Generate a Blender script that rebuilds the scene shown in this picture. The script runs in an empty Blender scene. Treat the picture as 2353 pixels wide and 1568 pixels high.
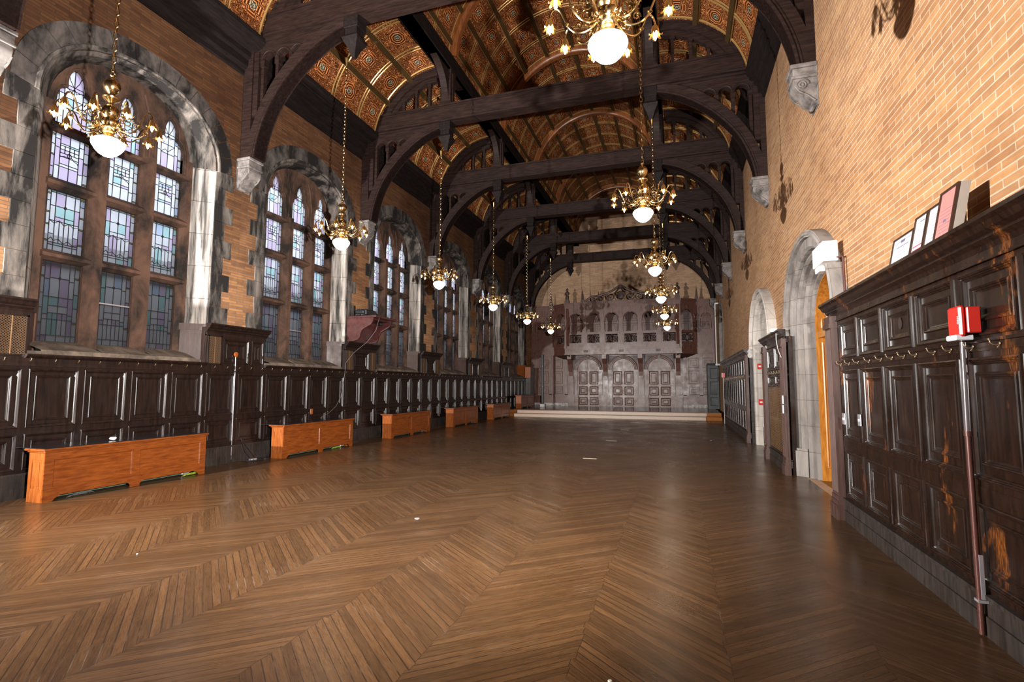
import bpy, bmesh, math, random
from mathutils import Vector, Matrix
from mathutils.geometry import tessellate_polygon
random.seed(7)
PI = math.pi
C = bpy.data.collections.new('hall'); bpy.context.scene.collection.children.link(C)
sin, cos, R = math.sin, math.cos, math.radians

# ------------------------------------------------------------------ layout
S = 4.152                       # bay length
T = lambda i: 3.8505 + i*S      # y of truss i
XC = -3.14                      # hall centre line
XL, XR = -8.38, 1.95            # brick faces
YB, YF = -3.2, 30.6             # back and far wall
NW = 6

# ------------------------------------------------------------------ materials
MAT = {}
def mat(name):
    m = bpy.data.materials.new(name); m.use_nodes = True; MAT[name] = m
    nt = m.node_tree; b = nt.nodes['Principled BSDF']
    return m, nt, b
def N(nt, typ, **k):
    n = nt.nodes.new('ShaderNode'+typ)
    for a, v in k.items(): setattr(n, a, v)
    return n
def val(nt, sock, v):
    if isinstance(v, (int, float)): sock.default_value = v
    elif isinstance(v, (tuple, list)): sock.default_value = v
    else: nt.links.new(v, sock)
def M_(nt, op, a, b=0.0, c=0.0):
    n = N(nt, 'Math', operation=op); val(nt, n.inputs[0], a); val(nt, n.inputs[1], b); val(nt, n.inputs[2], c); return n.outputs[0]
def ramp(nt, fac, stops, interp='LINEAR'):
    n = N(nt, 'ValToRGB'); n.color_ramp.interpolation = interp; e = n.color_ramp.elements
    while len(e) < len(stops): e.new(0.5)
    for i, (p, c) in enumerate(stops):
        e[i].position = p; e[i].color = (c[0], c[1], c[2], 1) if isinstance(c, tuple) else (c, c, c, 1)
    val(nt, n.inputs[0], fac); return n.outputs[0]
def mix(nt, fac, a, b, blend='MIX'):
    n = N(nt, 'Mix', data_type='RGBA', blend_type=blend); val(nt, n.inputs[0], fac)
    val(nt, n.inputs[6], a if not isinstance(a, tuple) else (*a[:3], 1)); val(nt, n.inputs[7], b if not isinstance(b, tuple) else (*b[:3], 1)); return n.outputs[2]
def coord(nt, kind='Object', scale=(1, 1, 1), rot=(0, 0, 0), geo=False):
    src = N(nt, 'NewGeometry').outputs['Position'] if geo else N(nt, 'TexCoord').outputs[kind]
    m = N(nt, 'Mapping'); nt.links.new(src, m.inputs[0]); m.inputs['Scale'].default_value = scale; m.inputs['Rotation'].default_value = rot
    return m.outputs[0]
def noise(nt, vec, scale, detail=4, rough=0.55, dist=0.0):
    n = N(nt, 'TexNoise'); nt.links.new(vec, n.inputs['Vector']); n.inputs['Scale'].default_value = scale
    n.inputs['Detail'].default_value = detail; n.inputs['Roughness'].default_value = rough; n.inputs['Distortion'].default_value = dist
    return n.outputs[0]
def bump(nt, b, h, strength=0.3, dist=0.01):
    n = N(nt, 'Bump'); n.inputs['Strength'].default_value = strength; n.inputs['Distance'].default_value = dist
    nt.links.new(h, n.inputs['Height']); nt.links.new(n.outputs[0], b.inputs['Normal'])

def wood(name, dark, light, stretch=(8, 8, 1), scale=3, rough=(0.3, 0.5), spec=0.5, worn=None, worn_amt=0.62, bmp=0.15):
    m, nt, b = mat(name)
    v = coord(nt, geo=True, scale=stretch)
    g = noise(nt, v, scale, 6, 0.6, 0.4)
    col = ramp(nt, g, [(0.35, dark), (0.68, light)])
    if worn:
        w = noise(nt, coord(nt, geo=True, scale=(1.6*stretch[0]/8, 1.6*stretch[1]/8, 0.5 if stretch[2] <= 1 else 1.6)), 2.2, 5, 0.68)
        f = ramp(nt, w, [(worn_amt, 0.0), (worn_amt+0.08, 1.0)])
        f2 = M_(nt, 'MULTIPLY', f, ramp(nt, noise(nt, v, scale*6, 3), [(0.4, 0.15), (0.62, 1.0)]))
        col = mix(nt, f2, col, worn)
    nt.links.new(col, b.inputs['Base Color'])
    nt.links.new(ramp(nt, noise(nt, coord(nt, geo=True), 3.0, 4), [(0.3, rough[0]), (0.7, rough[1])]), b.inputs['Roughness'])
    b.inputs['Specular IOR Level'].default_value = spec
    bump(nt, b, g, bmp, 0.004)
    return m
wood('panel_wood', (0.007, 0.0038, 0.003), (0.021, 0.010, 0.0075), rough=(0.28, 0.42), worn=(0.16, 0.05, 0.018), worn_amt=0.70)
wood('panel_wood_right', (0.007, 0.0035, 0.0025), (0.022, 0.010, 0.006), rough=(0.20, 0.34), worn=(0.22, 0.065, 0.012), worn_amt=0.60)
wood('truss_wood', (0.010, 0.0052, 0.0043), (0.028, 0.0145, 0.0115), stretch=(1, 8, 8), rough=(0.5, 0.7), spec=0.16)
wood('cornice_wood', (0.006, 0.004, 0.004), (0.014, 0.009, 0.008), stretch=(8, 1, 8), rough=(0.6, 0.8), spec=0.12)
wood('ring_wood', (0.13, 0.038, 0.012), (0.26, 0.088, 0.026), rough=(0.25, 0.4))
wood('screen_wood', (0.085, 0.036, 0.026), (0.185, 0.085, 0.062), rough=(0.26, 0.42), worn=(0.28, 0.15, 0.12), worn_amt=0.66)
wood('screen_dark', (0.045, 0.021, 0.016), (0.085, 0.044, 0.035), rough=(0.4, 0.6))
wood('oak_orange', (0.14, 0.030, 0.005), (0.26, 0.066, 0.010), stretch=(6, 1.2, 9), scale=4, rough=(0.28, 0.4))
wood('oak_end', (0.19, 0.045, 0.008), (0.36, 0.100, 0.018), stretch=(8, 8, 1.2), scale=4, rough=(0.28, 0.4))
wood('oak_door', (0.38, 0.13, 0.018), (0.62, 0.27, 0.045), stretch=(7, 7, 0.8), scale=4, rough=(0.25, 0.4))
wood('shelf_wood', (0.045, 0.013, 0.012), (0.08, 0.025, 0.022), stretch=(3, 3, 3), rough=(0.3, 0.45))
wood('plinth_wood', (0.012, 0.008, 0.0065), (0.036, 0.025, 0.020), rough=(0.45, 0.7), worn=(0.30, 0.19, 0.13), worn_amt=0.66)
wood('corner_wood', (0.016, 0.020, 0.022), (0.035, 0.04, 0.042), rough=(0.4, 0.55))

def brick(name, plane, c1, c2, mortar, bw, bh, msize=0.006, stain=(0.25, 0.2, 0.18), dark=0.55, hue=None, upper_dark=None):
    m, nt, b = mat(name)
    p = N(nt, 'NewGeometry').outputs['Position']; s = N(nt, 'SeparateXYZ'); nt.links.new(p, s.inputs[0])
    cb = N(nt, 'CombineXYZ'); nt.links.new(s.outputs['Y' if plane == 'YZ' else 'X'], cb.inputs[0]); nt.links.new(s.outputs['Z'], cb.inputs[1])
    def bt(a, c, mo, bias=0.0):
        t = N(nt, 'TexBrick'); nt.links.new(cb.outputs[0], t.inputs['Vector']); t.inputs['Color1'].default_value = (*a, 1); t.inputs['Color2'].default_value = (*c, 1)
        t.inputs['Mortar'].default_value = (*mo, 1); t.inputs['Scale'].default_value = 1; t.inputs['Mortar Size'].default_value = msize
        t.inputs['Mortar Smooth'].default_value = 0.3; t.inputs['Brick Width'].default_value = bw; t.inputs['Row Height'].default_value = bh; t.inputs['Bias'].default_value = bias
        t.offset_frequency = 2; t.squash = 1; return t
    t = bt(c1, c2, mortar)
    col = t.outputs['Color']
    gv = coord(nt, geo=True)
    n1 = noise(nt, gv, 0.55, 5, 0.6)
    col = mix(nt, ramp(nt, n1, [(0.42, 0.0), (0.72, dark)]), col, stain, 'MULTIPLY')
    n2 = noise(nt, gv, 14, 3)
    col = mix(nt, 0.35, col, ramp(nt, n2, [(0.3, 0.55), (0.7, 1.0)]), 'MULTIPLY')
    if upper_dark:   # upper courses darker, with a ragged lower edge
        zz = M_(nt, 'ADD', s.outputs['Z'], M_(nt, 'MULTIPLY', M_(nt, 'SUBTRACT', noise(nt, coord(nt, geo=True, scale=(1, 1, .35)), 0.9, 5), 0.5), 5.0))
        col = mix(nt, ramp(nt, M_(nt, 'DIVIDE', zz, 10.0), [(upper_dark[0]/10, 0.0), (upper_dark[1]/10, upper_dark[2])]), col, (.24, .20, .18), 'MULTIPLY')
    if hue:   # horizontal tone bands between courses of brick
        cc = N(nt, 'CombineXYZ'); nt.links.new(M_(nt, 'MULTIPLY', s.outputs['Y' if plane == 'YZ' else 'X'], 0.9), cc.inputs[0]); nt.links.new(M_(nt, 'MULTIPLY', s.outputs['Z'], 9.0), cc.inputs[1])
        col = mix(nt, ramp(nt, noise(nt, cc.outputs[0], 1.3, 2), [(0.45, 0.0), (0.6, 0.75)]), col, hue, 'MULTIPLY')
    nt.links.new(col, b.inputs['Base Color']); b.inputs['Roughness'].default_value = 0.75; b.inputs['Specular IOR Level'].default_value = 0.25
    bump(nt, b, M_(nt, 'SUBTRACT', 1.0, t.outputs['Fac']), 0.35, 0.006)
    return m
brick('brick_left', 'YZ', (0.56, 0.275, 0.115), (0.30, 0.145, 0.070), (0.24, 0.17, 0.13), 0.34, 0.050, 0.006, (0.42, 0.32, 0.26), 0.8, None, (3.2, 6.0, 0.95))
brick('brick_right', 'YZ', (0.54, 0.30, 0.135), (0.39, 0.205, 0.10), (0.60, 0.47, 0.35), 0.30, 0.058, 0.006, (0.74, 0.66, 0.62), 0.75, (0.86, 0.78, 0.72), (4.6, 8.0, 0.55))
brick('brick_far', 'XZ', (0.60, 0.38, 0.235), (0.42, 0.26, 0.16), (0.34, 0.24, 0.17), 0.30, 0.055, 0.006, (0.8, 0.72, 0.66), 0.6)

def stone(name, a, bcol, sc=2.0, lo=0.42, hi=0.62, stretch=(1, 1, 1), block=None, rough=0.8, mort=(0.25, 0.23, 0.21)):
    m, nt, b = mat(name)
    v = coord(nt, geo=True, scale=stretch); n1 = noise(nt, v, sc, 7, 0.65, 0.3)
    col = ramp(nt, n1, [(lo, a), (hi, bcol)])
    if block:
        p = N(nt, 'NewGeometry').outputs['Position']; s = N(nt, 'SeparateXYZ'); nt.links.new(p, s.inputs[0])
        cb = N(nt, 'CombineXYZ'); nt.links.new(M_(nt, 'ADD', s.outputs['Y'], s.outputs['X']), cb.inputs[0]); nt.links.new(s.outputs['Z'], cb.inputs[1])
        t = N(nt, 'TexBrick'); nt.links.new(cb.outputs[0], t.inputs['Vector'])
        t.inputs['Color1'].default_value = (1, 1, 1, 1); t.inputs['Color2'].default_value = (0.84, 0.82, 0.80, 1); t.inputs['Mortar'].default_value = (*mort, 1)
        t.inputs['Scale'].default_value = 1; t.inputs['Mortar Size'].default_value = 0.005; t.inputs['Brick Width'].default_value = block[0]; t.inputs['Row Height'].default_value = block[1]
        col = mix(nt, 1.0, col, t.outputs['Color'], 'MULTIPLY')
    nt.links.new(col, b.inputs['Base Color']); b.inputs['Roughness'].default_value = rough; b.inputs['Specular IOR Level'].default_value = 0.2
    bump(nt, b, noise(nt, coord(nt, geo=True), 25, 4), 0.25, 0.004)
    return m
stone('sooty_stone', (0.020, 0.018, 0.017), (0.24, 0.205, 0.18), 1.7, 0.46, 0.70, (2.2, 2.2, 0.55))
stone('arch_stone', (0.014, 0.012, 0.0115), (0.13, 0.11, 0.10), 1.6, 0.42, 0.66, (1.6, 1.6, 0.9))
stone('jamb_stone', (0.055, 0.05, 0.046), (0.62, 0.56, 0.51), 1.8, 0.40, 0.66, (4.5, 4.5, 0.30), block=(3.0, 0.62))
stone('brownstone', (0.018, 0.014, 0.012), (0.115, 0.062, 0.042), 2.2, 0.38, 0.60, (1, 1, 0.6))
stone('sill_stone', (0.09, 0.07, 0.055), (0.22, 0.165, 0.125), 3)
stone('limestone', (0.36, 0.325, 0.295), (0.58, 0.53, 0.485), 2.5, 0.3, 0.62, (1, 1, 0.6), block=(1.1, 0.36), mort=(0.55, 0.5, 0.46))
stone('grey_limestone', (0.13, 0.118, 0.112), (0.30, 0.27, 0.25), 2.5, 0.3, 0.62, (1.5, 1.5, 0.4), block=(1.6, 0.42), mort=(0.55, 0.5, 0.46))
stone('corbel_stone', (0.075, 0.066, 0.062), (0.21, 0.185, 0.172), 5, 0.35, 0.6)
stone('dirty_white', (0.28, 0.26, 0.25), (0.62, 0.58, 0.55), 8, 0.4, 0.6)

def plain(name, col, rough=0.5, metal=0.0, spec=0.5, em=None, es=0.0):
    m, nt, b = mat(name)
    b.inputs['Base Color'].default_value = (*col, 1); b.inputs['Roughness'].default_value = rough; b.inputs['Metallic'].default_value = metal; b.inputs['Specular IOR Level'].default_value = spec
    n = noise(nt, coord(nt), 9, 3); c = mix(nt, ramp(nt, n, [(0.3, 0.0), (0.8, 0.35)]), col, tuple(x*0.72 for x in col)); nt.links.new(c, b.inputs['Base Color'])
    if em: b.inputs['Emission Color'].default_value = (*em, 1); b.inputs['Emission Strength'].default_value = es
    return m
plain('brass', (0.68, 0.50, 0.25), 0.18, 1.0)
plain('brass_dull', (0.58, 0.42, 0.26), 0.34, 0.8)
plain('petal_brass', (0.75, 0.46, 0.16), 0.3, 1.0)
plain('bowl_glass', (0.95, 0.93, 0.88), 0.3, em=(1.0, 0.93, 0.80), es=9.0)
m = plain('bulb_lit', (1.0, 0.85, 0.6), 0.3, em=(1.0, 0.62, 0.25), es=22.0); m.cycles.emission_sampling = 'NONE'
plain('bulb_off', (0.85, 0.85, 0.88), 0.12)
plain('gold', (0.44, 0.26, 0.09), 0.30, 0.55)
plain('bronze', (0.07, 0.038, 0.013), 0.42, 0.3)
plain('black_plastic', (0.012, 0.012, 0.014), 0.4)
plain('black_cloth', (0.02, 0.02, 0.024), 0.8)
plain('red_plastic', (0.62, 0.03, 0.02), 0.35)
plain('white_paint', (0.82, 0.80, 0.78), 0.45)
plain('clear_lens', (0.75, 0.76, 0.80), 0.1)
plain('conduit_red', (0.10, 0.035, 0.028), 0.35, 0.2)
plain('conduit_chrome', (0.75, 0.70, 0.74), 0.15, 0.9)
plain('plate_metal', (0.52, 0.50, 0.53), 0.35, 0.6)
plain('cable_grey', (0.11, 0.10, 0.10), 0.5)
plain('cable_black', (0.01, 0.01, 0.012), 0.5)
plain('radiator_green', (0.13, 0.22, 0.17), 0.5)
plain('cable_yellow', (0.30, 0.42, 0.04), 0.5)
plain('paper_white', (0.86, 0.85, 0.88), 0.6)
plain('paper_pink', (0.62, 0.22, 0.20), 0.6)
plain('ink', (0.16, 0.13, 0.22), 0.7)
plain('ink_red', (0.55, 0.06, 0.10), 0.7)
plain('frame_dark', (0.045, 0.022, 0.015), 0.35)
plain('frame_grey', (0.42, 0.38, 0.34), 0.7)
plain('tape_white', (0.66, 0.60, 0.50), 0.6)
plain('grille_brass', (0.24, 0.13, 0.06), 0.42, 0.35)
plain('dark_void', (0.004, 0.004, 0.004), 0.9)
plain('stone_top', (0.014, 0.012, 0.013), 0.22)
plain('step_pale', (0.48, 0.35, 0.26), 0.4)
plain('step_edge', (0.22, 0.12, 0.075), 0.4)
plain('step_oak', (0.30, 0.10, 0.014), 0.5, spec=0.15)
plain('stage_floor', (0.07, 0.05, 0.042), 0.16)
plain('lead', (0.010, 0.010, 0.012), 0.45)
plain('outside_grey', (0.10, 0.10, 0.10), 0.8)

def glass(name, col):
    m = bpy.data.materials.new(name); m.use_nodes = True; MAT[name] = m; nt = m.node_tree
    for n in list(nt.nodes): nt.nodes.remove(n)
    o = N(nt, 'OutputMaterial'); tl = N(nt, 'BsdfTranslucent'); tr = N(nt, 'BsdfTransparent'); gl = N(nt, 'BsdfPrincipled')
    v = coord(nt, geo=True); n = noise(nt, v, 3, 3)
    c = mix(nt, ramp(nt, n, [(0.35, 0.0), (0.7, 0.5)]), col, tuple(x*0.8 for x in col))
    nt.links.new(c, tl.inputs[0]); nt.links.new(c, tr.inputs[0])
    gl.inputs['Base Color'].default_value = (col[0]*0.10, col[1]*0.10, col[2]*0.10, 1); gl.inputs['Roughness'].default_value = 0.3
    a = N(nt, 'MixShader'); a.inputs[0].default_value = 0.22; nt.links.new(tl.outputs[0], a.inputs[1]); nt.links.new(tr.outputs[0], a.inputs[2])
    d = N(nt, 'MixShader'); d.inputs[0].default_value = 0.35; nt.links.new(a.outputs[0], d.inputs[1]); nt.links.new(gl.outputs[0], d.inputs[2])
    nt.links.new(d.outputs[0], o.inputs[0]); return m
GL = [glass('glass_pale', (0.70, 0.72, 0.78)), glass('glass_lilac', (0.58, 0.49, 0.67)), glass('glass_teal', (0.42, 0.64, 0.66)), glass('glass_amber', (0.60, 0.54, 0.22)), glass('glass_blue', (0.48, 0.58, 0.76))]

def mk_floor():
    m, nt, b = mat('parquet')
    p = N(nt, 'NewGeometry').outputs['Position']; s = N(nt, 'SeparateXYZ'); nt.links.new(p, s.inputs[0])
    X, Y = s.outputs[0], s.outputs[1]
    jg = N(nt, 'TexWhiteNoise', noise_dimensions='1D'); nt.links.new(M_(nt, 'FLOOR', M_(nt, 'DIVIDE', Y, 0.077)), jg.inputs['W'])
    XJ = M_(nt, 'ADD', X, M_(nt, 'MULTIPLY', M_(nt, 'SUBTRACT', jg.outputs[0], 0.5), 0.03))
    u = M_(nt, 'DIVIDE', M_(nt, 'ADD', XJ, 3.02+8.1), 0.81)
    band = M_(nt, 'FLOOR', u)
    par = M_(nt, 'MODULO', band, 2.0)
    sg = M_(nt, 'SUBTRACT', M_(nt, 'MULTIPLY', par, 2.0), 1.0)
    a = M_(nt, 'ADD', M_(nt, 'MULTIPLY', M_(nt, 'MULTIPLY', X, sg), 0.66), M_(nt, 'MULTIPLY', Y, 0.75))     # across the strips
    l = M_(nt, 'SUBTRACT', M_(nt, 'MULTIPLY', X, 0.75), M_(nt, 'MULTIPLY', M_(nt, 'MULTIPLY', Y, sg), 0.66)) # along the strips
    w = M_(nt, 'DIVIDE', a, 0.055); st = M_(nt, 'FLOOR', w); fr = M_(nt, 'FRACT', w)
    cb = N(nt, 'CombineXYZ'); nt.links.new(st, cb.inputs[0]); nt.links.new(band, cb.inputs[1])
    wn = N(nt, 'TexWhiteNoise', noise_dimensions='2D'); nt.links.new(cb.outputs[0], wn.inputs['Vector'])
    gv = N(nt, 'CombineXYZ'); nt.links.new(M_(nt, 'MULTIPLY', a, 26.0), gv.inputs[0]); nt.links.new(M_(nt, 'MULTIPLY', l, 1.6), gv.inputs[1]); nt.links.new(wn.outputs[0], gv.inputs[2])
    g = noise(nt, gv.outputs[0], 1.5, 6, 0.6, 0.3)
    base = ramp(nt, g, [(0.25, (0.080, 0.038, 0.016)), (0.75, (0.142, 0.071, 0.029))])
    g2v = N(nt, 'CombineXYZ'); nt.links.new(M_(nt, 'MULTIPLY', a, 160.0), g2v.inputs[0]); nt.links.new(M_(nt, 'MULTIPLY', l, 9.0), g2v.inputs[1]); nt.links.new(wn.outputs[0], g2v.inputs[2])
    base = mix(nt, 1.0, base, ramp(nt, noise(nt, g2v.outputs[0], 1.2, 4, 0.7), [(0.36, 0.62), (0.56, 1.05)]), 'MULTIPLY')
    tone = ramp(nt, wn.outputs[0], [(0.0, 0.70), (0.5, 0.90), (1.0, 1.14)])
    col = mix(nt, 1.0, base, tone, 'MULTIPLY')
    big = noise(nt, coord(nt, geo=True), 0.7, 5)
    col = mix(nt, ramp(nt, big, [(0.4, 0.0), (0.7, 0.5)]), col, (0.55, 0.47, 0.42), 'MULTIPLY')
    # gaps between strips and at the mitred ends; the gap width wanders with wear
    gw = ramp(nt, noise(nt, coord(nt, geo=True), 1.3, 4), [(0.40, 0.025), (0.62, 0.075)])
    e1 = M_(nt, 'LESS_THAN', M_(nt, 'MINIMUM', fr, M_(nt, 'SUBTRACT', 1.0, fr)), M_(nt, 'MULTIPLY', gw, M_(nt, 'ADD', 0.4, wn.outputs[0])))
    fu = M_(nt, 'FRACT', u); e2 = M_(nt, 'LESS_THAN', M_(nt, 'MINIMUM', fu, M_(nt, 'SUBTRACT', 1.0, fu)), 0.0022)
    e = M_(nt, 'MAXIMUM', e1, e2)
    # some of the gaps hold pale dust
    dust = ramp(nt, noise(nt, coord(nt, geo=True), 2.1, 3), [(0.55, 0.0), (0.68, 1.0)])
    col = mix(nt, M_(nt, 'MULTIPLY', e, 0.8), col, mix(nt, M_(nt, 'MULTIPLY', dust, 0.6), (0.02, 0.012, 0.008), (0.26, 0.2, 0.16)))
    nt.links.new(col, b.inputs['Base Color'])
    nt.links.new(ramp(nt, noise(nt, coord(nt, geo=True), 1.1, 5), [(0.3, 0.22), (0.7, 0.36)]), b.inputs['Roughness'])
    b.inputs['Specular IOR Level'].default_value = 0.5
    bump(nt, b, M_(nt, 'SUBTRACT', M_(nt, 'MULTIPLY', g, 0.3), e), 0.35, 0.002)
mk_floor()

def mk_coffer():
    m, nt, b = mat('coffer_relief')
    uv = N(nt, 'UVMap').outputs[0]; s = N(nt, 'SeparateXYZ'); nt.links.new(uv, s.inputs[0])
    cu = M_(nt, 'FLOOR', s.outputs[0]); cv = M_(nt, 'FLOOR', s.outputs[1])
    x = M_(nt, 'SUBTRACT', M_(nt, 'FRACT', s.outputs[0]), 0.5); y = M_(nt, 'SUBTRACT', M_(nt, 'FRACT', s.outputs[1]), 0.5)
    ax, ay = M_(nt, 'ABSOLUTE', x), M_(nt, 'ABSOLUTE', y)
    r = M_(nt, 'SQRT', M_(nt, 'ADD', M_(nt, 'MULTIPLY', x, x), M_(nt, 'MULTIPLY', y, y)))
    # strapwork: stepped cross outlines around a rosette
    d1 = M_(nt, 'MAXIMUM', M_(nt, 'ADD', ax, M_(nt, 'MULTIPLY', ay, 0.35)), M_(nt, 'ADD', ay, M_(nt, 'MULTIPLY', ax, 0.35)))
    d2 = M_(nt, 'MINIMUM', M_(nt, 'MAXIMUM', ax, M_(nt, 'MULTIPLY', ay, 1.9)), M_(nt, 'MAXIMUM', ay, M_(nt, 'MULTIPLY', ax, 1.9)))
    par = M_(nt, 'MODULO', M_(nt, 'ABSOLUTE', M_(nt, 'ADD', cu, cv)), 2.0)
    dd = N(nt, 'Mix', data_type='FLOAT'); nt.links.new(par, dd.inputs[0]); nt.links.new(d1, dd.inputs[2]); nt.links.new(d2, dd.inputs[3])
    wv = N(nt, 'CombineXYZ'); nt.links.new(ax, wv.inputs[0]); nt.links.new(ay, wv.inputs[1]); nt.links.new(par, wv.inputs[2])
    warp = noise(nt, wv.outputs[0], 9.0, 1, 0.5, 1.4)
    scroll = M_(nt, 'SINE', M_(nt, 'MULTIPLY', warp, 46.0))
    rings = M_(nt, 'SINE', M_(nt, 'MULTIPLY', dd.outputs[0], 95.0))
    inner = ramp(nt, r, [(0.20, 1.0), (0.26, 0.0)])
    h = M_(nt, 'ADD', M_(nt, 'MULTIPLY', rings, inner), M_(nt, 'MULTIPLY', scroll, M_(nt, 'SUBTRACT', 1.0, inner)))
    col = ramp(nt, M_(nt, 'MULTIPLY_ADD', h, 0.5, 0.5), [(0.12, (0.085, 0.018, 0.004)), (0.5, (0.36, 0.095, 0.018)), (0.85, (0.66, 0.25, 0.075))])
    ros = M_(nt, 'LESS_THAN', r, 0.085)
    petal = noise(nt, wv.outputs[0], 30.0, 2)
    col = mix(nt, ros, col, ramp(nt, petal, [(0.4, (0.03, 0.025, 0.015)), (0.6, (0.45, 0.40, 0.26))]))
    bl = noise(nt, coord(nt, geo=True), 1.2, 4)
    col = mix(nt, ramp(nt, bl, [(0.4, 0.0), (0.7, 0.5)]), col, (0.55, 0.45, 0.4), 'MULTIPLY')
    nt.links.new(col, b.inputs['Base Color']); b.inputs['Roughness'].default_value = 0.55; b.inputs['Specular IOR Level'].default_value = 0.3
    bump(nt, b, h, 0.8, 0.02)
mk_coffer()

# ------------------------------------------------------------------ mesh helpers
class MB:
    def __init__(s): s.v = []; s.f = []; s.m = []; s.uv = None
    def add(s, vs, fs, m=0):
        o = len(s.v); s.v += [tuple(v) for v in vs]; s.f += [tuple(i+o for i in f) for f in fs]; s.m += [m]*len(fs); return s
    def box(s, a, b, m=0):
        x0, x1 = sorted((a[0], b[0])); y0, y1 = sorted((a[1], b[1])); z0, z1 = sorted((a[2], b[2]))
        return s.add([(x0, y0, z0), (x1, y0, z0), (x1, y1, z0), (x0, y1, z0), (x0, y0, z1), (x1, y0, z1), (x1, y1, z1), (x0, y1, z1)],
                     [(0, 3, 2, 1), (4, 5, 6, 7), (0, 1, 5, 4), (1, 2, 6, 5), (2, 3, 7, 6), (3, 0, 4, 7)], m)
    def bevbox(s, a, b, c=0.01, m=0):     # box with chamfered edges
        bm = bmesh.new(); x0, x1 = sorted((a[0], b[0])); y0, y1 = sorted((a[1], b[1])); z0, z1 = sorted((a[2], b[2]))
        bmesh.ops.create_cube(bm, size=1.0)
        for v in bm.verts: v.co = Vector(((x0+x1)/2+v.co.x*(x1-x0), (y0+y1)/2+v.co.y*(y1-y0), (z0+z1)/2+v.co.z*(z1-z0)))
        bmesh.ops.bevel(bm, geom=list(bm.edges), offset=c, segments=1, profile=0.5, affect='EDGES')
        bm.verts.index_update(); s.add([v.co[:] for v in bm.verts], [tuple(v.index for v in f.verts) for f in bm.faces], m); bm.free(); return s
    def tube(s, pts, r, n=8, m=0, closed=False, cap=True):
        pts = [Vector(p) for p in pts]; k = len(pts); rs = r if isinstance(r, (list, tuple)) else [r]*k
        up = None; rings = []
        for i, p in enumerate(pts):
            a = pts[(i-1) % k] if (closed or i > 0) else pts[i]; b = pts[(i+1) % k] if (closed or i < k-1) else pts[i]
            t = (b-a); t = t.normalized() if t.length > 1e-9 else Vector((0, 0, 1))
            if up is None: up = t.orthogonal().normalized()
            up = (up - t*up.dot(t)); up = up.normalized() if up.length > 1e-6 else t.orthogonal().normalized()
            bi = t.cross(up); rings.append([p+(up*cos(2*PI*j/n)+bi*sin(2*PI*j/n))*rs[i] for j in range(n)])
        vs = [v for rg in rings for v in rg]; fs = []
        for i in range(k if closed else k-1):
            j2 = (i+1) % k
            for j in range(n): fs.append((i*n+j, i*n+(j+1) % n, j2*n+(j+1) % n, j2*n+j))
        if cap and not closed: fs += [tuple(range(n))[::-1], tuple((k-1)*n+j for j in range(n))]
        return s.add(vs, fs, m)
    def lathe(s, prof, c=(0, 0, 0), n=16, m=0, a0=0.0):   # prof: (r, z)
        vs = []; fs = []
        for r, z in prof:
            for j in range(n): a = a0+2*PI*j/n; vs.append((c[0]+r*cos(a), c[1]+r*sin(a), c[2]+z))
        for i in range(len(prof)-1):
            for j in range(n): fs.append((i*n+j, i*n+(j+1) % n, (i+1)*n+(j+1) % n, (i+1)*n+j))
        fs += [tuple(range(n))[::-1], tuple((len(prof)-1)*n+j for j in range(n))]
        return s.add(vs, fs, m)
    def prism(s, poly, fn, d0, d1, m=0, holes=()):   # 2D outline (with holes) extruded between depths; fn(u, v, d) -> xyz
        loops = [poly]+list(holes)
        tris = tessellate_polygon([[Vector((p[0], p[1], 0)) for p in l] for l in loops])
        flat = [p for l in loops for p in l]; n = len(flat)
        vs = [fn(p[0], p[1], d0) for p in flat]+[fn(p[0], p[1], d1) for p in flat]
        fs = [t for t in tris]+[tuple(i+n for i in reversed(t)) for t in tris]
        o = 0
        for l in loops:
            for i in range(len(l)): j = (i+1) % len(l); fs.append((o+i, o+j, n+o+j, n+o+i))
            o += len(l)
        return s.add(vs, fs, m)
    def sweep(s, prof, p0, p1, fn, m=0):   # closed profile list of (a, b) extruded from p0 to p1; fn(a, b, t)
        k = len(prof); vs = [fn(a, b, p0) for a, b in prof]+[fn(a, b, p1) for a, b in prof]
        fs = [(i, (i+1) % k, k+(i+1) % k, k+i) for i in range(k)]+[tuple(range(k))[::-1], tuple(range(k, 2*k))]
        return s.add(vs, fs, m)
    def build(s, name, mats, parent=None, loc=None, smooth=False, rotz=0.0, fix=True, uv=None):
        me = bpy.data.meshes.new(name); me.from_pydata(s.v, [], s.f)
        for x in (mats if isinstance(mats, (list, tuple)) else [mats]): me.materials.append(MAT[x] if isinstance(x, str) else x)
        me.polygons.foreach_set('material_index', s.m)
        if fix:
            bm = bmesh.new(); bm.from_mesh(me); bmesh.ops.recalc_face_normals(bm, faces=bm.faces); bm.to_mesh(me); bm.free()
        if uv:
            l = me.uv_layers.new(name='UVMap')
            for i, lp in enumerate(me.loops): l.data[i].uv = uv[lp.vertex_index]
        if smooth:
            me.polygons.foreach_set('use_smooth', [True]*len(me.polygons))
            try: me.set_sharp_from_angle(angle=R(40))
            except Exception: pass
        me.update()
        return link(name, me, parent, loc, rotz)
def link(name, me, parent=None, loc=None, rotz=0.0):
    o = bpy.data.objects.new(name, me); C.objects.link(o)
    if parent: o.parent = parent
    if loc: o.location = loc
    if rotz: o.rotation_euler.z = rotz
    return o
def tag(o, label=None, cat=None, group=None, kind=None):
    if label: o['label'] = label
    if cat: o['category'] = cat
    if group: o['group'] = group
    if kind: o['kind'] = kind
    return o
def empty(name, loc=(0, 0, 0), rotz=0.0):
    return link(name, None, None, loc, rotz)
def dup(o, parent=None):
    c = o.copy(); C.objects.link(c); c.parent = parent
    for ch in o.children: dup(ch, c)
    return c
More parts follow.
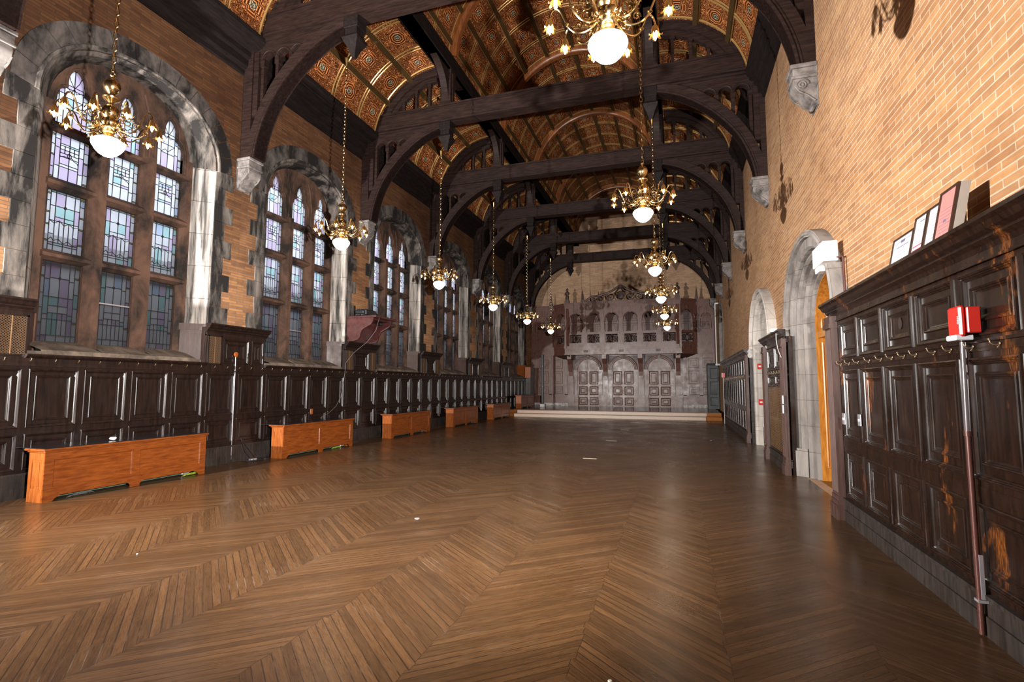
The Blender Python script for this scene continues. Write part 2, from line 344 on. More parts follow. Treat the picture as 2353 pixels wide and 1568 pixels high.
def arc(cx, cz, r, a0, a1, n):
    return [(cx+r*cos(R(a0+(a1-a0)*i/n)), cz+r*sin(R(a0+(a1-a0)*i/n))) for i in range(n+1)]
def ell(cx, cz, a, b, a0, a1, n, e=1.0):
    out = []
    for i in range(n+1):
        t = R(a0+(a1-a0)*i/n); c, s_ = cos(t), sin(t)
        out.append((cx+a*math.copysign(abs(c)**e, c), cz+b*math.copysign(abs(s_)**e, s_)))
    return out
YZ = lambda u, v, d: (d, u, v)
XZ = lambda u, v, d: (u, d, v)

# ------------------------------------------------------------------ panel cells (local: x along, z up, outward -y)
PROFS = [(0, 0), (.03, 0), (.045, .03), (.07, .03), (.085, -.03), (.13, -.03), (.145, .01), (.165, .01), (.185, -.02)]
PROF = [(0, 0), (.036, 0), (.040, .010), (.047, .013), (.054, .011), (.057, .003), (.064, .001), (.067, -.006), (.074, -.010), (.080, -.019), (.126, -.019), (.129, -.010), (.136, -.006), (.142, -.008), (.146, -.015), (.154, -.017), (.158, -.023), (.170, -.026)]
RAIL = lambda b, x0, x1, z0, z1: b.box((x0, 0, z0), (x1, .03, z1))
def cell_mesh(w, h, prof=PROF):
    lim = min(w, h)/2-.02; k = min(1.0, lim/prof[-1][0]); vs = []; fs = []
    for ins, d in prof:
        i = ins*k; vs += [(i, -d, i), (w-i, -d, i), (w-i, -d, h-i), (i, -d, h-i)]
    for q in range(len(prof)-1):
        for j in range(4): a = q*4+j; b = q*4+(j+1) % 4; fs.append((a, b, b+4, a+4))
    n = len(prof)*4; fs.append((n-4, n-3, n-2, n-1)); return vs, fs
CELL = {}
def panel(parent, x, z, w, h, m, name='raised_panel', y=0.0, prof=PROF, key=''):
    if key == 's': prof = PROFS
    k = (round(w, 4), round(h, 4), m, key)
    if k not in CELL:
        vs, fs = cell_mesh(w, h, prof); me = bpy.data.meshes.new(name); me.from_pydata(vs, [], fs); me.materials.append(MAT[m]); me.update(); CELL[k] = me
    return link(name, CELL[k], parent, (x, y, z))
CORN = [(0, 0), (0, .17), (-.125, .17), (-.125, .145), (-.10, .125), (-.085, .09), (-.05, .07), (-.05, .055), (-.02, .03), (-.012, 0)]   # (y, z) profile

def pilaster(parent, x0, x1, h, d, mt, z0=0.0, base=.26, name='fluted_pilaster', ret=0.0):
    b = MB(); w = x1-x0
    b.box((x0, 0, z0+base), (x1, -d, h-.12))
    nf = max(3, int(w/.032)); fw = (w-.03)/nf
    for i in range(nf):
        a = x0+.015+i*fw; b.prism([(a+.002, 0), (a+fw*.5, -.011), (a+fw-.002, 0)], lambda u, v, q: (u, -d+v, q), z0+base+.04, h-.16)
    if ret:    # flutes on the exposed end too
        n2 = max(2, int(d/.03)); f2 = d/n2
        for i in range(n2): b.box((x1 if ret > 0 else x0-.008, -i*f2-.006, z0+base+.04), (x1+.008 if ret > 0 else x0, -(i+1)*f2+.006, h-.16))
    b.box((x0-.015, 0, z0), (x1+.015, -d-.03, z0+base*.62)); b.box((x0-.008, 0, z0+base*.62), (x1+.008, -d-.02, z0+base*.8)); b.box((x0-.004, 0, z0+base*.8), (x1+.004, -d-.01, z0+base))
    b.box((x0-.012, 0, h-.14), (x1+.012, -d-.02, h-.09)); b.box((x0-.006, 0, h-.09), (x1+.006, -d-.01, h))
    return b.build(name, mt, parent)

def cornice(parent, x0, x1, z, mt, s=1.0, name='cornice', y=0.0):
    b = MB(); b.sweep([(a*s, c*s) for a, c in CORN], x0, x1, lambda a, c, t: (t, a+y, z+c)); return b.build(name, mt, parent)

# ------------------------------------------------------------------ floor, walls
b = MB(); b.add([(-8.6, YB, 0), (3.4, YB, 0), (3.4, YF, 0), (-8.6, YF, 0)], [(0, 1, 2, 3)])
tag(b.build('floor', 'parquet', fix=False), 'brown oak chevron parquet floor of the whole hall', 'floor', kind='structure')

WC = [(T(i)+T(i+1))/2 for i in range(NW)]        # window centres
SPR, AW, AH = 5.58, 1.44, 1.15                   # window arch: springing, half width, rise at the wall face
ZS = 1.90                                        # ledge under the windows
def arch_outline(c, a, b_, spr, z0, n=18, e=0.92):
    return [(c+a, z0)]+ell(c, spr, a, b_, 0, 180, n, e)+[(c-a, z0)]
b = MB()
b.prism([(YB, 0), (YF, 0), (YF, 8.6), (YB, 8.6)], YZ, XL, XL-.75, holes=[arch_outline(c, AW, AH, SPR, ZS)[::-1] for c in WC])
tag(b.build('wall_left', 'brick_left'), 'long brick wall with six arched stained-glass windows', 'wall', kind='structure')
# right wall with two arched doorways
def gothic(c, a, spr, h, z0, n=9):   # pointed-ish door arch
    p = []
    for i in range(n+1):
        t = i/n*PI/2; p.append((a*cos(t)**0.95 if i < n else 0.0, spr+h*(sin(t)**1.12)))
    return [(c+a, z0)]+[(c+x, z) for x, z in p]+[(c-x, z) for x, z in p[::-1][1:]]+[(c-a, z0)]
DC = [8.56, 13.25]
b = MB()
b.prism([(YB, 0), (YF, 0), (YF, 8.6), (YB, 8.6)], YZ, XR, XR+.14, holes=[gothic(c, 1.29, 2.50, 1.04, .001) for c in DC]+[gothic(26.0, 1.05, 4.2, 1.1, 2.45)])
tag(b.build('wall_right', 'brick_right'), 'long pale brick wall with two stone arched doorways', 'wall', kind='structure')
b = MB(); b.box((-9.2, YF, 0), (3.4, YF+.3, 13.3))
tag(b.build('wall_far', 'brick_far'), 'brick end wall above the carved timber gallery', 'wall', kind='structure')
b = MB(); b.box((-9.2, YB-.3, 0), (3.4, YB, 13.3))
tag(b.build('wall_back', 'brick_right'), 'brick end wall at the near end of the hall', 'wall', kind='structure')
# outside: low wall added to block sky light from the lower panes
b = MB(); b.box((-9.75, -4, 0), (-9.95, 32, 3.95)); b.box((-9.75, -4, -.2), (-9.1, 32, 0))
tag(b.build('wall_light_blocker', 'outside_grey'), 'low grey wall added outside the windows to dim the lower panes', 'wall', kind='structure')

# ------------------------------------------------------------------ ceiling: centre barrel, two side quarter barrels, coffers
RV, ZV = 2.58, 10.27; RS, ZSV, XS = 1.97, 8.15, 2.84
vs = []; fs = []; uvs = []
def shell(pts, vv, y0, y1):
    n = int(round((y1-y0)/(S/4))); k = len(pts); o = len(vs)
    for i in range(n+1):
        y = y0+(y1-y0)*i/n
        for (x, z), t in zip(pts, vv): vs.append((x, y, z)); uvs.append(((y-T(0))/(S/4)+40.0, t))
    for i in range(n):
        for j in range(k-1): a = o+i*k+j; fs.append((a, a+1, a+k+1, a+k))
Y0, Y1 = T(-2), T(6)+S*.5
k = 54
shell([(XC+RV*sin(R(-90+180*i/k)), ZV+RV*cos(R(-90+180*i/k))) for i in range(k+1)], [(-90+180*i/k)/20+10 for i in range(k+1)], Y0, Y1)
k = 24
for sg in (-1, 1):
    shell([(XC+sg*(XS+RS*cos(R(10+80*i/k))), ZSV+RS*sin(R(10+80*i/k))) for i in range(k+1)], [3*i/k+20 for i in range(k+1)], Y0, Y1)
b = MB(); b.v = vs; b.f = fs; b.m = [0]*len(fs)
ceil = b.build('ceiling', 'coffer_relief', fix=False, uv=uvs, smooth=True)
tag(ceil, 'coffered triple barrel ceiling of terracotta relief panels with gilded ribs', 'ceiling', kind='structure')
b = MB(); b.box((-9.2, YB-.3, 13.2), (3.4, YF+.3, 13.35)); b.box((-9.2, YB, 8.6), (-9.1, YF, 13.2)); b.box((3.3, YB, 8.6), (3.4, YF, 13.2))
b.box((-9.2, YB, 8.55), (XL-.0, YF, 8.62)); b.box((XR, YB, 8.55), (3.4, YF, 8.62)); b.build('roof_deck', 'dark_void', ceil)
def ribs_at(y, mbs, dy=.045):
    for d in (-dy, dy):
        mbs.tube([(XC+(RV-.03)*sin(R(a)), y+d, ZV+(RV-.03)*cos(R(a))) for a in range(-88, 89, 4)], .016, 6)
        for sg in (-1, 1): mbs.tube([(XC+sg*(XS+(RS-.03)*cos(R(a))), y+d, ZSV+(RS-.03)*sin(R(a))) for a in range(10, 91, 4)], .020, 6)
for i in range(-1, 7):
    b = MB()
    for q in range(0, 4):
        y = T(i)+q*S/4
        if y > YF: continue
        if q: ribs_at(y, b)
        else:
            for d in (-.16, .16):
                b.tube([(XC+(RV-.02)*sin(R(a)), y+d, ZV+(RV-.02)*cos(R(a))) for a in range(-88, 89, 4)], .022, 6)
                for sg in (-1, 1): b.tube([(XC+sg*(XS+(RS-.02)*cos(R(a))), y+d*1.5, ZSV+(RS-.02)*sin(R(a))) for a in range(10, 91, 4)], .026, 6)
    b.build('gilded_rib', 'gold', ceil, smooth=True)
b = MB(); g = MB()
for a in range(-80, 81, 20):
    t = R(a); rr = RV-.035; cx, cz = XC+rr*sin(t), ZV+rr*cos(t)
    tx, tz = cos(t), -sin(t); nx, nz = sin(t), cos(t)
    pr = [(-.055, -.05), (.055, -.05), (.055, .05), (-.055, .05)]
    b.sweep(pr, YB, YF, lambda u, w, y: (cx+tx*u+nx*w, y, cz+tz*u+nz*w))
    for sd in (-1, 1): g.tube([(cx+tx*.062*sd, YB, cz+tz*.062*sd), (cx+tx*.062*sd, YF, cz+tz*.062*sd)], .011, 6)
for sg in (-1, 1):
    for a in (36.67, 63.33):
        t = R(a); rr = RS-.035; cx, cz = XC+sg*(XS+rr*cos(t)), ZSV+rr*sin(t); tx, tz = -sin(t)*sg, cos(t); nx, nz = cos(t)*sg, sin(t)
        b.sweep([(-.06, -.05), (.06, -.05), (.06, .05), (-.06, .05)], YB, YF, lambda u, w, y: (cx+tx*u+nx*w, y, cz+tz*u+nz*w))
        for sd in (-1, 1): g.tube([(cx+tx*.068*sd, YB, cz+tz*.068*sd), (cx+tx*.068*sd, YF, cz+tz*.068*sd)], .012, 6)
b.build('bronze_rib', 'bronze', ceil); g.build('gilded_bead', 'gold', ceil, smooth=True)
# cornices under the side vaults
for sg, nm, side in ((-1, 'trim_1', 'left'), (1, 'trim_2', 'right')):
    b = MB(); W = 5.24 if sg < 0 else 5.09
    pr = [(W+.02, 7.82), (W-.05, 7.84), (W-.06, 7.92), (W-.13, 7.98), (W-.14, 8.12), (W-.20, 8.16), (W-.21, 8.26), (W-.30, 8.32), (4.80, 8.36), (4.74, 8.44), (4.72, 8.52), (4.80, 8.60), (W+.02, 8.60)]
    b.sweep(pr, YB, YF, lambda u, v, y: (XC+sg*u, y, v))
    tag(b.build(nm, 'cornice_wood'), 'dark moulded timber cornice along the top of the %s wall' % side, 'cornice', kind='structure')

# ------------------------------------------------------------------ roof trusses
ZT0, ZT1 = 8.53, 8.99
def crv(P, n=4):    # Catmull-Rom through points
    out = []
    for i in range(len(P)-1):
        p0, p1, p2, p3 = P[max(i-1, 0)], P[i], P[i+1], P[min(i+2, len(P)-1)]
        for j in range(n):
            t = j/n; out.append(tuple(.5*((2*p1[k])+(-p0[k]+p2[k])*t+(2*p0[k]-5*p1[k]+4*p2[k]-p3[k])*t*t+(-p0[k]+3*p1[k]-3*p2[k]+p3[k])*t**3) for k in (0, 1)))
    return out+[P[-1]]
def off(P, d):      # offset toward the wall side (up and out)
    c = crv(P); out = []
    for i, p in enumerate(c):
        a, e = c[max(i-1, 0)], c[min(i+1, len(c)-1)]; t = Vector((e[0]-a[0], e[1]-a[1])).normalized(); out.append((p[0]+t.y*d, p[1]-t.x*d))
    return out
INN = [(4.84, 6.04), (4.79, 6.34), (4.67, 6.72), (4.49, 7.09), (4.21, 7.46), (3.85, 7.81), (3.42, 8.11), (3.10, 8.26), (2.80, 8.35)]
OUT = [(5.06, 6.04), (5.04, 6.34), (4.93, 6.74), (4.76, 7.11), (4.58, 7.40), (4.36, 7.69), (4.10, 7.94), (3.77, 8.20), (3.38, 8.41), (3.05, 8.52), (2.80, 8.53)]
def zout(x):
    c = crv(OUT)
    for a, e in zip(c, c[1:]):
        if e[0] <= x <= a[0]: return a[1]+(e[1]-a[1])*(a[0]-x)/(a[0]-e[0]+1e-9)
    return 8.5
def build_truss():
    t = empty('roof_truss')
    b = MB(); b.box((XC-5.2, -.17, ZT0+.04), (XC+5.05, .17, ZT1-.05))
    for z0, z1, e in ((ZT1-.05, ZT1, .035), (ZT1-.09, ZT1-.065, .015), (ZT0, ZT0+.04, .0), (ZT0+.055, ZT0+.085, .018), (ZT0+.10, ZT0+.115, .008)):
        b.box((XC-5.2, -.17-e, z0), (XC+5.05, .17+e, z1))
    b.build('tie_beam', 'truss_wood', t)
    # centre ring rib
    b = MB(); pr = [(2.56, -.13), (2.56, .13), (2.46, .13), (2.43, .09), (2.38, .075), (2.38, -.075), (2.43, -.09), (2.46, -.13)]
    A = [R(a) for a in range(-88, 89, 4)]; k = len(pr); vs = [(XC+r*sin(a), d, ZV+r*cos(a)) for a in A for r, d in pr]
    fs = [(i*k+j, i*k+(j+1) % k, (i+1)*k+(j+1) % k, (i+1)*k+j) for i in range(len(A)-1) for j in range(k)]
    b.add(vs, fs); b.build('arch_ring', 'ring_wood', t, smooth=True)
    for sg in (-1, 1):
        f = lambda u, v, d: (XC+sg*u, d, v)
        # curved brace with a moulded soffit
        inner = crv(INN); outer = crv(OUT)[::-1]
        b = MB(); b.prism(inner+outer, f, -.13, .13)
        for i0, i1, d in ((0, .035, .158), (.06, .085, .145)):
            b.prism(off(INN, i0)+off(INN, i1)[::-1], f, -d, d)
        b.build('curved_brace', 'truss_wood', t)
        # wall post
        b = MB(); b.box(f(4.98, 0, -.13)[:1]+(-.13, 6.04), (XC+sg*5.2, .13, 8.53)); b.box((XC+sg*4.86, -.10, 6.9), (XC+sg*4.98, .10, 8.27))
        b.build('wall_post', 'truss_wood', t)
        # pierced spandrel with three little arches on colonnettes
        b = MB(); op = [3.93, 4.275, 4.63]; hw = .14
        poly = [(2.80, ZT0), (2.80, 8.48)]+[(x, zout(x)-.03) for x in (3.0, 3.2, 3.4, 3.6, 3.70, 3.77)]
        poly += [(op[0]-hw, 8.10)]
        for c in op:
            poly += [(c-hw*cos(R(a)), 8.10+hw*sin(R(a))) for a in range(0, 181, 20)]
        poly += [(4.98, 8.10), (4.98, ZT0)]
        b.prism(poly, f, -.07, .07); b.box((XC+sg*2.8, -.10, ZT0-.05), (XC+sg*4.98, .10, ZT0)); b.box((XC+sg*3.6, -.085, ZT0-.17), (XC+sg*4.98, .085, ZT0-.15))
        for c in op:
            rr = [(c-(hw+.03)*cos(R(a)), .078, 8.10+(hw+.03)*sin(R(a))) for a in range(0, 181, 15)]
            for sd in (-1, 1): b.tube([(XC+sg*x, y*sd, z) for x, y, z in rr], .012, 5)
        b.build('spandrel', 'truss_wood', t)
        for x in (op[0]+.1725, op[1]+.1775, 4.81):
            zb = zout(x)-.06
            b = MB(); b.box((XC+sg*x-.035, -.045, zb), (XC+sg*x+.035, .045, 8.0)); b.box((XC+sg*x-.05, -.06, 7.98), (XC+sg*x+.05, .06, 8.10)); b.box((XC+sg*x-.045, -.055, zb), (XC+sg*x+.045, .055, zb+.07))
            b.build('colonnette', 'truss_wood', t)
        # pendant post below the tie beam
        b = MB(); c = XC+sg*2.655
        b.bevbox((c-.155, -.155, 8.30), (c+.155, .155, ZT0), .012); b.box((c-.13, -.13, 8.18), (c+.13, .13, 8.30)); b.box((c-.145, -.145, 8.33), (c+.145, .145, 8.36))
        def sq(r0, z0, r1, z1):
            b.add([(c-r0, -r0, z0), (c+r0, -r0, z0), (c+r0, r0, z0), (c-r0, r0, z0), (c-r1, -r1, z1), (c+r1, -r1, z1), (c+r1, r1, z1), (c-r1, r1, z1)],
                  [(0, 1, 2, 3), (4, 5, 6, 7), (0, 1, 5, 4), (1, 2, 6, 5), (2, 3, 7, 6), (3, 0, 4, 7)])
        sq(.13, 8.18, .175, 8.11); sq(.175, 8.11, .155, 8.05); sq(.155, 8.05, .09, 7.93); sq(.09, 7.93, .06, 7.84); sq(.06, 7.84, .035, 7.76)
        b.build('pendant', 'cornice_wood', t)
        # queen post above
        b = MB(); b.bevbox((c-.155, -.14, ZT1), (c+.155, .14, 9.97), .015); b.box((c-.18, -.165, ZT1), (c+.18, .165, ZT1+.07)); b.box((c-.175, -.16, 9.86), (c+.175, .16, 9.97))
        for sd in (-1, 1): b.box((c+sd*.165-.02, -.06, ZT1), (c+sd*.165+.02, .06, 9.9))
        b.build('queen_post', 'truss_wood', t)
        # curved rib over the side bay with balusters under it
        b = MB(); b.prism(arc(XS, ZSV, 1.95, 24, 88, 16)+arc(XS, ZSV, 1.74, 88, 28, 16), f, -.12, .12); b.prism(arc(XS, ZSV, 1.95, 24, 88, 16)+arc(XS, ZSV, 1.90, 88, 24, 16), f, -.15, .15)
        b.prism([(XS+1.62*cos(R(a)), ZSV+1.62*sin(R(a))) for a in (32, 45, 60, 75, 86)]+arc(XS, ZSV, 1.75, 86, 30, 10), f, -.06, .06)
        b.build('curved_rib', 'truss_wood', t)
        for x in (3.18, 3.58, 3.97):
            zt = ZSV+math.sqrt(1.76**2-(x-XS)**2)
            b = MB(); xx = XC+sg*x; b.box((xx-.05, -.05, ZT1), (xx+.05, .05, ZT1+.07)); b.box((xx-.035, -.035, ZT1), (xx+.035, .035, zt)); b.box((xx-.055, -.055, zt-.22), (xx+.055, .055, zt-.12)); b.box((xx-.045, -.045, zt-.12), (xx+.045, .045, zt))
            b.build('baluster', 'truss_wood', t)
        # lengthwise curved braces from queen post up to the long beam
        for sd in (-1, 1):
            b = MB(); g_ = lambda u, v, d: (c+d, sd*u, v)
            b.prism([(.13, 9.06)]+[(.14+.85*(1-cos(R(a))), 9.06+.92*sin(R(a))) for a in range(8, 89, 8)]+[(.99, 9.985), (.13, 9.985)], g_, -.09, .09)
            b.build('lengthwise_brace', 'truss_wood', t)
    return t
base_truss = build_truss()
ordn = ['nearest, overhead and mostly cut off by the frame', 'first one fully crossing the view', 'second one fully crossing the view', 'third one fully crossing the view', 'fourth one fully crossing the view', 'fifth one fully crossing the view', 'last one, against the end wall']
for i in range(7):
    t = base_truss if i == 0 else dup(base_truss)
    t.location = (0, T(i), 0)
    tag(t, 'dark timber hammerbeam truss, '+ordn[i], 'roof truss', 'dark timber roof trusses')
for sg, side in ((-1, 'left'), (1, 'right')):
    b = MB(); c = XC+sg*2.66
    for w, z0, z1 in ((.17, 9.97, 10.36), (.20, 9.97, 10.02), (.19, 10.10, 10.13), (.20, 10.30, 10.36)): b.box((c-w, YB, z0), (c+w, YF, z1))
    o = b.build('longitudinal_beam', 'cornice_wood'); tag(o, 'long dark beam over the queen posts on the %s side, between centre and side vaults' % side, 'beam', 'long beams over the queen posts')

# ------------------------------------------------------------------ stone corbels
def build_corbel():      # local: wall at y=0, outward -y
    t = empty('stone_corbel'); b = MB()
    b.bevbox((-.19, 0, -.06), (.19, -.34, 0), .012); b.bevbox((-.17, 0, -.18), (.17, -.31, -.06), .01); b.bevbox((-.185, 0, -.215), (.185, -.33, -.175), .01)
    b.build('abacus', 'corbel_stone', t)
    b = MB(); pr = [(0, -.21), (-.30, -.21), (-.315, -.27), (-.30, -.33), (-.25, -.38), (-.20, -.40), (-.175, -.43), (-.16, -.49), (-.12, -.53), (-.07, -.545), (-.055, -.59), (0, -.61)]
    b.sweep(pr, -.15, .15, lambda y, z, x: (x, y, z))
    for sd in (-1, 1):
        p = []
        for i in range(34): a = i*.42; r = .085*(1-i/38); p.append((sd*.158, -.20+r*cos(a), -.31+r*sin(a)))
        b.tube(p, .013, 5); b.tube([(sd*.158, -.285, -.33), (sd*.158, -.23, -.41), (sd*.158, -.14, -.47), (sd*.158, -.09, -.52), (sd*.158, -.04, -.57)], .013, 5)
    b.build('scroll', 'corbel_stone', t, smooth=True)
    b = MB(); b.bevbox((-.175, 0, -.64), (.175, -.015, -.05), .005); b.tube([(-.1, -.04, -.60), (0, -.06, -.62), (.1, -.04, -.60)], .03, 7); b.build('back_plate', 'corbel_stone', t)
    return t
cb0 = build_corbel(); first = True
for side in ('left', 'right'):
    for i in range(0, 7):
        if side == 'right' and i == 0: continue
        t = cb0 if first else dup(cb0); first = False
        t.location = ((XL if side == 'left' else XR), T(i), 6.04); t.rotation_euler.z = PI/2 if side == 'left' else -PI/2
        w = ['cut by the left edge', 'nearest whole one' if side == 'left' else 'nearest one', 'second from the camera', 'third from the camera', 'fourth from the camera', 'fifth from the camera', 'farthest, beside the gallery'][i]
        if side == 'right' and i > 1: w = ['', '', 'second from the camera', 'third from the camera', 'fourth from the camera', 'fifth from the camera', 'farthest, beside the gallery'][i]
        tag(t, 'grey scroll corbel under a truss on the %s wall, %s' % (side, w), 'corbel', 'scroll corbels along the %s wall' % side)

# ------------------------------------------------------------------ stained-glass windows
XG = -8.80; HB = .265; LC = (-.775, 0.0, .775)
ROWS = [(2.12, 3.31, 'd'), (3.47, 4.38, 'c'), (4.56, 5.27, 'b'), (5.40, 6.33, 'a')]
U6 = [0, .13, .26, .5, .74, .87, 1]
def light_mesh(w, h, kind, seed):
    rnd = random.Random(seed); b = MB(); L = .005
    def col(): return rnd.choices([0, 1, 2, 4], [9, 3, 1.7, .3])[0]
    def pane(u0, u1, v0, v1, c=None):
        x0, x1, z0, z1 = -w/2+u0*w, -w/2+u1*w, v0*h, v1*h
        b.add([(x0, 0, z0), (x1, 0, z0), (x1, 0, z1), (x0, 0, z1)], [(0, 1, 2, 3)], c if c is not None else col())
    def led(u0, v0, u1, v1, t=L):
        p = [(-w/2+u0*w, v0*h), (-w/2+u1*w, v1*h)]; d = Vector((p[1][0]-p[0][0], p[1][1]-p[0][1])); l = d.length
        if l < 1e-6: return
        n = Vector((-d.y, d.x))/l*t; e = d/l*t*.5
        q = [(p[0][0]-e.x+n.x, p[0][1]-e.y+n.y), (p[0][0]-e.x-n.x, p[0][1]-e.y-n.y), (p[1][0]+e.x-n.x, p[1][1]+e.y-n.y), (p[1][0]+e.x+n.x, p[1][1]+e.y+n.y)]
        b.prism(q, lambda u, v, dd: (u, dd, v), -.004, .004, 5)
    def curve(pts):
        for a, c in zip(pts, pts[1:]): led(a[0], a[1], c[0], c[1], .004)
    def colm(u0, u1, cuts):
        for v0, v1, c in cuts: pane(u0, u1, v0, v1, c)
        for v0, v1, c in cuts[1:]: led(u0, v0, u1, v0)
    def split(vs, amb=False):
        out = []
        for a, c in zip(vs, vs[1:]): out.append((a, c, 3 if (amb and c-a < .035) else None))
        return out
    strips = {'a': [0, .12, .25, .27, .5, .52, .74, 1], 'b': [0, .025, .05, .25, .5, .525, .74, .93, .955, 1], 'c': [0, .15, .17, .42, .44, .62, .64, .82, .93, .95, 1], 'd': [0, .06, .22, .24, .42, .6, .8, .815, .93, .95, 1]}[kind]
    colm(0, U6[1], split(strips, True)); colm(U6[5], 1, split([0]+[min(.99, v+.02) for v in strips[1:-1]]+[1], True))
    if kind == 'b':
        colm(U6[1], U6[2], split([0, .3, .7, .88, 1])); colm(U6[4], U6[5], split([0, .25, .62, .85, 1]))
        for a, c in ((.26, .5), (.5, .74)):
            colm(a, c, split([0, .3, .36, .52, .60, .68, .76, .80, 1]))
            led((a+c)/2, .60, (a+c)/2, .76)
        curve([(.5+.05*cos(i), .58+.05*sin(i)) for i in [j*PI/4 for j in range(9)]]); curve([(.26, .5), (.36, .54), (.46, .54), (.5, .52)]); curve([(.54, .57), (.62, .5), (.72, .47), (.74, .42)])
    elif kind == 'c':
        for a, c in ((U6[1], U6[2]), (U6[4], U6[5])): colm(a, c, split([0, .10, .14, .28, .5, .75, .97, 1]))
        for a, c in ((.26, .5), (.5, .74)):
            colm(a, c, split([0, .10, .14, .5, .57, .75, .97, 1])); led((a+c)/2, .14, (a+c)/2, .5)
        curve([(.13, .17), (.2, .22), (.26, .17), (.38, .21), (.5, .15), (.62, .2), (.74, .15), (.87, .17)]); curve([(.13, .5), (.26, .46), (.38, .52), (.5, .45), (.62, .5), (.74, .45), (.87, .48)])
        curve([(.5+.04*cos(j*PI/2), .75+.03*sin(j*PI/2)) for j in range(5)])
    elif kind == 'd':
        for a, c in ((U6[1], U6[2]), (U6[4], U6[5])): colm(a, c, split([0, .08, .28, .34, .56, .78, .97, 1]))
        for a, c in ((.26, .5), (.5, .74)):
            colm(a, c, split([0, .08, .28, .36, .45, .56, .8, 1])); led((a+c)/2, .08, (a+c)/2, .36)
        curve([(.5+.04*cos(j*PI/2), .8+.02*sin(j*PI/2)) for j in range(5)])
    else:
        for a, c in ((U6[1], U6[2]), (U6[4], U6[5])): colm(a, c, split([0, .35, .55, .7, 1]))
        for a, c in ((.26, .5), (.5, .74)): colm(a, c, split([0, .32, .5, .66, .72, 1]))
        curve([(.26, .32), (.4, .40), (.5, .36), (.6, .42), (.74, .5)]); curve([(.0, .58), (.08, .66), (.2, .68), (.34, .66), (.44, .62), (.5, .7), (.56, .62), (.66, .66), (.8, .68), (.92, .64), (1, .56)])
        curve([(.5, .7), (.38, .82), (.32, .94)]); curve([(.5, .7), (.62, .82), (.68, .94)])
    for u in U6: led(u, 0, u, 1)
    led(0, 0, 1, 0, .007); led(0, 1, 1, 1, .007); led(0, 0, 0, 1, .007); led(1, 0, 1, 1, .007)
    me = bpy.data.meshes.new('leaded_light'); me.from_pydata(b.v, [], b.f)
    for g_ in GL: me.materials.append(g_)
    me.materials.append(MAT['lead']); me.polygons.foreach_set('material_index', b.m); me.update(); return me
LM = {(r, c): light_mesh(2*HB, r[1]-r[0], r[2], hash_) for hash_, (r, c) in enumerate([(r, c) for r in ROWS for c in range(3)])}
def cusp(c):
    h = [(.265, 5.40), (.265, 5.72), (.258, 5.82), (.235, 5.90), (.19, 5.965), (.135, 5.985), (.142, 6.05), (.135, 6.14), (.11, 6.22), (.07, 6.29), (.0, 6.345)]
    return [(c+x, z) for x, z in h]+[(c-x, z) for x, z in h[::-1][1:]]
